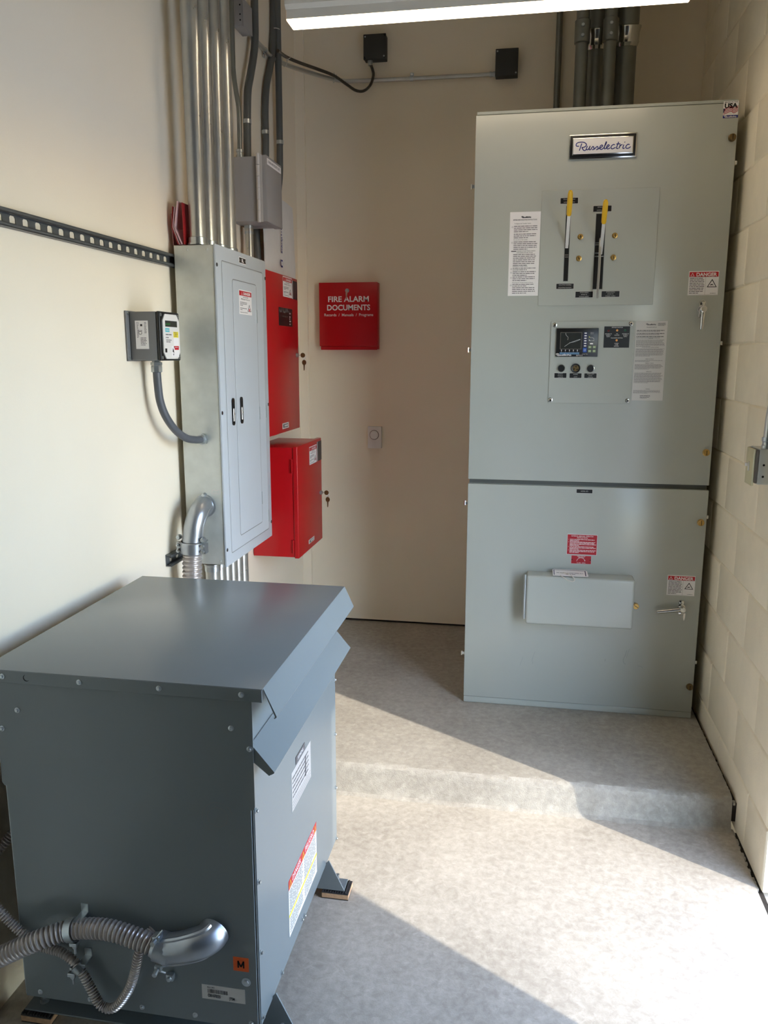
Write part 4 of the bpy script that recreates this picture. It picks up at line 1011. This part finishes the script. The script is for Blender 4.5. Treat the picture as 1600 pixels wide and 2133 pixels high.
def pipe(name, lab, pts, r, m, fits=(), n=16, grp=None, smooth=True, cat='conduit'):
    P = catmull(pts, 8) if smooth else [Vector(p) for p in pts]
    t = thing(name, lab, cat, tuple(pts[0]), grp)
    mb = MB(); mb.tube(P, r, m, n); mb.build('pipe', t)
    for p, ax, rr, h in fits:
        mb = MB(); mb.lathe(p, ax, [(0, rr), (h*.3, rr), (h*.34, rr*.86), (h*.62, rr*.86), (h*.66, rr*1.02), (h, rr*1.02)], 'zinc', 14); mb.build('fitting', t)
    return t
def pstrap(p, ax, r, lab, wall='left'):
    """one-hole strap hugging a pipe, its ear screwed to the wall"""
    t = thing('conduit_strap', lab, 'pipe strap', p, 'one-hole straps on the wall conduits')
    p = Vector(p); ax = Vector(ax).normalized(); mb = MB()
    mb.tube([p-ax*.008, p+ax*.008], r+.0016, 'zinc', 16)
    out = XA if wall == 'left' else -YA
    s = ax.cross(out).normalized()
    e = p+s*(r+.010)-out*(r-.001)
    mb.prism([e-ax*.008-s*.011, e+ax*.008-s*.011, e+ax*.008+s*.009, e-ax*.008+s*.009], out*.002, 'zinc'); mb.build('band', t)
    mb = MB(); mb.lathe(e+out*.002, out, [(0, .0055), (.003, .005)], 'chrome', 12); mb.build('screw', t)
pipe('wall_conduit', 'dark grey conduit with an offset bend entering the top of the grey hinged box', [(-1.17, 3.535, CEIL), (-1.17, 3.517, 3.02), (-1.17, 3.512, 2.885), (-1.17, 3.492, 2.81), (-1.17, 3.44, 2.71), (-1.17, 3.402, 2.64), (-1.17, 3.386, 2.55), (-1.17, 3.378, 2.45), (-1.17, 3.372, GZ1+.001)], .0158, 'conduit_grey', grp='wall conduits behind the hinged box')
pipe('wall_conduit', 'dark grey conduit bending left away from the straight one above the hinged box', [(-1.185, 3.835, CEIL), (-1.185, 3.83, 3.14), (-1.185, 3.80, 2.935), (-1.185, 3.755, 2.84), (-1.185, 3.70, 2.75), (-1.185, 3.672, 2.64), (-1.185, 3.668, 2.5), (-1.185, 3.65, 2.40), (-1.185, 3.58, 2.25), (-1.18, 3.50, 2.12), (-1.175, 3.485, 2.0), (-1.17, 3.485, 1.927)], .0150, 'conduit_grey', grp='wall conduits behind the hinged box')
pipe('wall_conduit', 'straight dark grey conduit nearest the back corner, running down to the red cabinet', [(-1.168, 3.838, CEIL), (-1.168, 3.828, 2.9), (-1.17, 3.832, 2.64), (-1.172, 3.833, 2.48), (-1.172, 3.825, 2.40), (-1.175, 3.80, 2.3), (-1.18, 3.76, 2.1), (-1.18, 3.75, 1.927)], .0150, 'conduit_grey', grp='wall conduits behind the hinged box')
pipe('wall_conduit', 'thin steel conduit kicking out beside the four big conduits into the grey hinged box', [(-1.183, 3.285, CEIL), (-1.187, 3.285, 2.78), (-1.187, 3.285, 2.68), (-1.179, 3.285, 2.605), (-1.169, 3.283, 2.54), (-1.168, 3.282, 2.46), (-1.170, 3.282, GZ1+.02)], .0095, 'emt_dark', [((-1.170, 3.282, GZ1+.034), (0, 0, -1), .0145, .033)])
pipe('wall_conduit', 'short steel conduit stub leaving the bottom of the grey hinged box', [(-1.165, 3.352, 1.942), (-1.165, 3.352, GZ0)], .0168, 'emt', [((-1.165, 3.352, GZ0-.034), (0, 0, 1), .0185, .033)], smooth=False)
pstrap((-1.17, 3.383, 2.517), (0, 0, 1), .0158, 'strap on the offset conduit above the left edge of the grey hinged box')
pstrap((-1.185, 3.668, 2.548), (0, 0, 1), .0150, 'strap on the bent conduit over the middle of the grey hinged box')
pstrap((-1.170, 3.832, 2.545), (0, 0, 1), .0150, 'strap on the straight conduit nearest the back corner')
# upper junction box and the run round the corner
jb = thing('junction_box', 'beige-grey junction box at the top of the picture beside the big conduits', 'electrical box', (-1.2, 3.4, 2.862))
mb = MB(); mb.box(-1.2055, -1.166, 3.352, 3.458, 2.863, 2.965, 'box_grey', .002); mb.build('box_body', jb)
mb = MB(); mb.box(-1.166, -1.1625, 3.350, 3.460, 2.861, 2.967, 'box_grey', .001, 1)
for z in (2.885, 2.906, 2.94): mb.lathe((-1.176, 3.3516, z), (0, -1, 0), [(0, .0032), (.0005, .003)], 'black_matte', 8)
mb.build('cover', jb)
run = [(-1.188, 3.458, 2.885), (-1.188, 3.60, 2.889), (-1.186, 3.80, 2.895), (-1.168, 3.875, 2.898), (-1.13, 3.965, 2.902), (-1.06, 4.08, 2.906), (-1.0, 4.16, 2.908), (-.95, 4.192, 2.906), (-.88, 4.199, 2.9035), (-.6, 4.2, 2.9), (-.219, 4.2, 2.8985)]
pipe('wall_conduit', 'thin bright conduit running round the back corner to the right-hand sensor box', run, .0098, 'emt', [((-.232, 4.2, 2.8985), (1, 0, 0), .0125, .027)])
cb = thing('armored_cable', 'dark spiral armored cable looping up to the left sensor box', 'cable', (-.85, 4.19, 2.9))
mb = MB(); corrugated(mb, [(-1.160, 3.80, 2.922), (-1.147, 3.885, 2.924), (-1.108, 3.975, 2.926), (-1.045, 4.075, 2.926), (-.985, 4.15, 2.918), (-.93, 4.178, 2.885), (-.885, 4.184, 2.857), (-.845, 4.186, 2.853), (-.812, 4.187, 2.878), (-.797, 4.187, 2.92), (-.802, 4.187, 2.95), (-.812, 4.187, 2.975)], .0076, .0058, .18, 'armor', 12); mb.build('spiral_sheath', cb)
mb = MB(); mb.lathe((-.812, 4.187, 2.965), (0, 0, 1), [(0, .010), (.012, .010), (.013, .013), (.0225, .013)], 'zinc', 12); mb.build('connector', cb)
def sensor(x0, x1, z0, z1, lab, ears):
    t = thing('sensor_box', lab, 'electrical box', ((x0+x1)/2, YB, z0)); y0 = 4.166
    mb = MB(); mb.box(x0+.001, x1-.001, y0+.012, YB+.001, z0, z1, 'dark_box', .003); mb.build('box_body', t)
    mb = MB(); mb.box(x0, x1, y0, y0+.0125, z0-.001, z1+.001, 'dark_box', .002, 2)
    if ears:
        for sx, sz in ((x0, z0), (x0, z1), (x1, z0), (x1, z1)):
            ax = 1 if sx == x0 else -1; az = 1 if sz == z0 else -1
            mb.prism([(sx+ax*.002, y0, sz+az*.002), (sx+ax*.014, y0, sz+az*.002), (sx+ax*.002, y0, sz+az*.016)], (0, -.0006, 0), 'black_matte')
    mb.build('lid', t)
    for sx, sz in ((x0+.009, z1-.010), (x1-.009, z0+.010)): screw(t, (sx, y0-.0006, sz), (0, -1, 0), .004, 'zinc', 'lid_screw', .003)
sensor(-.842, -.7315, 2.988, 3.098, 'dark grey square sensor box with notched corners fed by the looping cable', True)
sensor(-.205, -.0985, 2.880, 2.997, 'dark grey square sensor box at the right end of the bright wall conduit', False)
def tie(c, ax, r, lab, r2=None):
    t = thing('cable_tie', lab, 'cable tie', c, 'white cable ties'); c = Vector(c); ax = Vector(ax).normalized(); a = ax.cross(ZA if abs(ax.z) < .8 else XA).normalized(); b = ax.cross(a)
    mb = MB(); pts = [c+(a*math.cos(q)*r+b*math.sin(q)*(r2 or r)) for q in [2*PI*i/28 for i in range(29)]]; mb.tube(pts, .0017, 'tie_white', 8); mb.build('band', t)
    mb = MB(); h = c+a*r; mb.box(h.x-.0035, h.x+.0035, h.y-.0035, h.y+.0035, h.z-.003, h.z+.003, 'tie_white', .001, 1); mb.tube([h, h+a*.012-ax*.012*0+V(.004, .006, .010)], .0014, 'tie_white', 6); mb.build('head', t)
tie((-1.158, 3.895, 2.912), (.35, .93, 0), .0145, 'white tie on the corner conduit just past the crossing conduits', .025)
tie((-.990, 4.165, 2.914), (.8, .6, 0), .0145, 'white tie where the dark cable leaves the corner conduit', .022)
tie((-1.175, 3.829, 3.018), (0, 0, 1), .0245, 'white tie round the two dark conduits near the top of the picture', .019)
pstrap((-1.187, 3.70, 2.892), (0, 1, 0), .0098, 'strap on the thin conduit left of the crossing conduits')
pstrap((-.609, 4.2, 2.900), (-1, 0, 0), .0098, 'strap below the middle of the bright conduit on the back wall', 'back')

# ------------------------------------------------------------------ back wall fittings
fa = thing('document_box', 'red FIRE ALARM DOCUMENTS box on the back wall', 'document box', (-.93, YB, 1.606))
y0 = 4.172
mb = MB(); mb.box(-1.079, -.771, y0+.012, YB+.001, 1.609, 1.943, 'red_paint', .002); mb.build('box_body', fa)
mb = MB(); mb.box(-1.082, -.7735, y0, y0+.0125, 1.6245, 1.9455, 'red_paint', .0025)
mb.box(-1.075, -.776, y0+.002, y0+.014, 1.606, 1.6235, 'red_paint', .0015)
L = front(mb, -1.082, 1.6245, y0-.0001)
L.text('FIRE ALARM', .156, .2245, .0265, 'paper', .214, 'c', bold=.022); L.text('DOCUMENTS', .1565, .182, .0265, 'paper', .227, 'c', bold=.022)
L.text('Records  /  Manuals  /  Programs', .157, .152, .0135, 'paper', .258, 'c', bold=.006); mb.build('door', fa)
mb = MB(); c = V(-.932, y0, 1.9045); mb.lathe(c, (0, -1, 0), [(0, .0105), (.004, .0102), (.006, .0075)], 'zinc', 18)
mb.prism([c+V(-.006, -.008, -.002), c+V(.004, -.008, .002), c+V(.003, -.008, -.018), c+V(-.001, -.008, -.046), c+V(-.006, -.008, -.042)], (0, -.0018, 0), 'chrome'); mb.build('lock_and_key', fa)
th = thing('thermostat', 'small white dial thermostat on the back wall below the red document box', 'thermostat', (-.793, YB, 1.089))
mb = MB(); mb.box(-.8305, -.757, 4.192, YB+.001, 1.091, 1.207, 'white_plastic', .002); mb.build('case', th)
mb = MB(); c = V(-.795, 4.192, 1.163); mb.lathe(c, (0, -1, 0), [(0, .0255), (.0015, .0255), (.002, .0245)], 'steel_frame', 30); mb.lathe(c+V(0, -.001, 0), (0, -1, 0), [(0, .0232), (.006, .0225), (.008, .0205)], 'white_plastic', 30)
L = front(mb, c.x, c.z, 4.1828)
for i in range(7): a = -PI*.1+PI*1.2*i/6; L.rect(.0165*math.cos(a)-.0006, .0165*math.sin(a)-.0012, .0165*math.cos(a)+.0006, .0165*math.sin(a)+.0012, 'ink_soft', 1)
mb.build('dial', th)

# ------------------------------------------------------------------ ceiling light
FXA, FXB = -.857, .47
lf = thing('strip_light', 'long white suspended strip light at the top of the picture, lit', 'ceiling light', (-.25, 2.95, 2.8))
mb = MB(); sec = [(2.905, 2.7325), (2.9945, 2.7325), (3.006, 2.745), (3.006, 2.83), (2.899, 2.83), (2.899, 2.775), (2.8935, 2.772), (2.8935, 2.745)]
mb.prism([(FXA, a, b) for a, b in sec], (FXB-FXA, 0, 0), 'white_paint')
for x in (FXA+.02, FXA+.30, FXA+.9):
    mb.box(x, x+.026, 2.8905, 2.899, 2.793, 2.806, 'white_paint', .002)
mb.box(FXA-.001, FXB, 2.895, 2.900, 2.7715, 2.7735, 'plastic_grey')
mb.lathe((FXA+.03, 2.8988, 2.79), (0, -1, 0), [(0, .003), (.0006, .0028)], 'black_matte', 8)
mb.build('housing', lf)
mb = MB(); mb.prism([(FXA, 2.909, 2.7328), (FXA, 2.907, 2.701), (FXA, 2.9895, 2.701), (FXA, 2.991, 2.7328)], (.0025, 0, 0), 'lamp_end'); mb.prism([(FXB-.0025, 2.909, 2.7328), (FXB-.0025, 2.907, 2.701), (FXB-.0025, 2.9895, 2.701), (FXB-.0025, 2.991, 2.7328)], (.0025, 0, 0), 'lamp_end')
mb.prism([(FXA+.0025, 2.9065, 2.7328), (FXA+.0025, 2.9045, 2.703), (FXA+.0025, 2.9065, 2.703), (FXA+.0025, 2.9085, 2.7328)], (FXB-FXA-.005, 0, 0), 'white_paint')
mb.prism([(FXA+.0025, 2.9915, 2.7328), (FXA+.0025, 2.9895, 2.703), (FXA+.0025, 2.9915, 2.703), (FXA+.0025, 2.9935, 2.7328)], (FXB-FXA-.005, 0, 0), 'white_paint')
mb.build('reflector', lf)
mb = MB(); mb.box(FXA+.003, FXB-.003, 2.9075, 2.9890, 2.6985, 2.7045, 'lamp_lens', .001, 1); mb.build('diffuser', lf)
mb = MB()
for x in (FXA+.25, FXB-.25): mb.cyl((x, 2.95, 2.83), (x, 2.95, CEIL), .004, 'zinc', 8)
mb.build('hanger', lf)

# ------------------------------------------------------------------ conduits above the switch cabinet
TOP = 2.4725
def big(x, y, r, r2, zc, lab, fl):
    t = thing('steel_conduit', lab, 'conduit', (x, y, TOP), 'conduits above the switch cabinet')
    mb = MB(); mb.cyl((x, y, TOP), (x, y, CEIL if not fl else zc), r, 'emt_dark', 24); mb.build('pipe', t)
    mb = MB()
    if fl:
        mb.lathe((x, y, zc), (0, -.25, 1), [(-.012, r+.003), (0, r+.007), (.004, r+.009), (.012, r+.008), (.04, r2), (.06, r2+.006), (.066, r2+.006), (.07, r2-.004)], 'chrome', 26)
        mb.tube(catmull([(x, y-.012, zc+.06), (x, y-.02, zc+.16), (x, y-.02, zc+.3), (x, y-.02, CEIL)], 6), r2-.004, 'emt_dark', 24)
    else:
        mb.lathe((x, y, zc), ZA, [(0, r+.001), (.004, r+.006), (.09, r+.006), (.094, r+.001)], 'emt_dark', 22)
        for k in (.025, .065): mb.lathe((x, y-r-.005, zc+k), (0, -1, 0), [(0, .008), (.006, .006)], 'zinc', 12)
    mb.build('coupling', t); return t
big(.176, 3.83, .0265, 0, 2.88, 'slim steel conduit, leftmost of the cluster above the switch cabinet', 0)
big(.243, 3.945, .046, .054, 2.905, 'left thick conduit with shiny ring fitting, above the switch cabinet', 1)
big(.292, 3.83, .0265, 0, 2.88, 'slim steel conduit between the two thick ones above the switch cabinet', 0)
big(.368, 3.945, .046, .054, 2.91, 'right thick conduit with shiny ring fitting, above the switch cabinet', 1)
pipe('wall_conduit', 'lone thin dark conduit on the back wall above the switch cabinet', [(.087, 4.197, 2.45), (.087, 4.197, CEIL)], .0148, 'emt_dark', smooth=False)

# ------------------------------------------------------------------ light switch on the block wall
sw = thing('light_switch', 'ivory light switch on a galvanized box on the block wall at the right edge', 'light switch', (XR, 2.6, 1.2))
mb = MB(); mb.box(.6905, XR+.001, 2.552, 2.654, 1.198, 1.3045, 'galv', .002)
for z in (1.222, 1.257): mb.lathe((.705, 2.5521, z), (0, -1, 0), [(0, .0035), (.0004, .0034)], 'black_matte', 10)
mb.build('galvanized_box', sw)
mb = MB(); mb.box(.6825, .691, 2.5545, 2.6515, 1.2005, 1.302, 'steel_frame', .003); mb.build('raised_cover', sw)
mb = MB(); mb.box(.676, .6828, 2.563, 2.639, 1.191, 1.303, 'ivory', .0025); mb.build('switch_plate', sw)
mb = MB(); mb.box(.6735, .6762, 2.596, 2.607, 1.233, 1.262, 'white_plastic', .001, 1); mb.box(.664, .675, 2.598, 2.605, 1.248, 1.258, 'white_plastic', .0015, 2); mb.build('toggle', sw)
pipe('wall_conduit', 'steel conduit rising from the light switch box at the right edge', [(.7155, 2.578, 1.315), (.7165, 2.578, 1.40), (.7235, 2.578, 1.47), (.7265, 2.578, 1.56), (.7265, 2.578, CEIL)], .0118, 'emt', [((.7155, 2.578, 1.3045), (0, 0, 1), .0155, .034)])

# ------------------------------------------------------------------ daylight
SLOPE = .6; EL = math.radians(42)
az = math.atan(SLOPE)
d = V(-math.cos(az)*math.cos(EL), math.sin(az)*math.cos(EL), -math.sin(EL))
sl = bpy.data.lights.new('sun', 'SUN'); sl.energy = 3.7; sl.angle = math.radians(.53); sl.color = (1, .93, .82)
so = bpy.data.objects.new('sun', sl); C.objects.link(so); so.rotation_euler = (-d).to_track_quat('Z', 'Y').to_euler(); so.location = (4, -2, 5)
w = bpy.data.worlds.new('World'); bpy.context.scene.world = w; w.use_nodes = True
nt = w.node_tree; bg = nt.nodes['Background']
sky = nt.nodes.new('ShaderNodeTexSky'); sky.sky_type = 'NISHITA'; sky.sun_disc = False
sky.sun_elevation = EL; sky.sun_rotation = math.atan2(-d.x, -d.y); sky.altitude = 200; sky.dust_density = .6; sky.ozone_density = 1.5
tint = nt.nodes.new('ShaderNodeMix'); tint.data_type = 'RGBA'; tint.blend_type = 'MULTIPLY'; tint.inputs[0].default_value = 1
tint.inputs[7].default_value = (.98, 1, 1.02, 1)
nt.links.new(sky.outputs['Color'], tint.inputs[6]); nt.links.new(tint.outputs[2], bg.inputs['Color']); bg.inputs['Strength'].default_value = 1.4

# ------------------------------------------------------------------ camera
yaw, pitch, roll = math.radians(-10.0321), math.radians(11.0636), math.radians(-.0845)
f = V(math.sin(yaw)*math.cos(pitch), math.cos(yaw)*math.cos(pitch), -math.sin(pitch))
r = V(math.cos(yaw), -math.sin(yaw), 0); dn = f.cross(r)
r2 = r*math.cos(roll)+dn*math.sin(roll); d2 = -r*math.sin(roll)+dn*math.cos(roll)
cam = bpy.data.cameras.new('camera'); co = bpy.data.objects.new('camera', cam); C.objects.link(co)
mw = Matrix.Identity(4)
for i in range(3): mw[i][0] = r2[i]; mw[i][1] = -d2[i]; mw[i][2] = -f[i]
mw[0][3], mw[1][3], mw[2][3] = 0, 0, 1.58
co.matrix_world = mw
cam.sensor_fit = 'VERTICAL'; cam.sensor_height = 24; cam.lens = 24*1673.04/2133; cam.clip_start = .02
sc = bpy.context.scene; sc.camera = co
sc.view_settings.view_transform = 'Standard'; sc.view_settings.look = 'None'; sc.view_settings.gamma = 1; sc.view_settings.use_curve_mapping = False
sc.view_settings.exposure = 0.34
sc.cycles.use_denoising = True; sc.cycles.max_bounces = 12; sc.cycles.diffuse_bounces = 8; sc.cycles.glossy_bounces = 6; sc.cycles.sample_clamp_indirect = 12
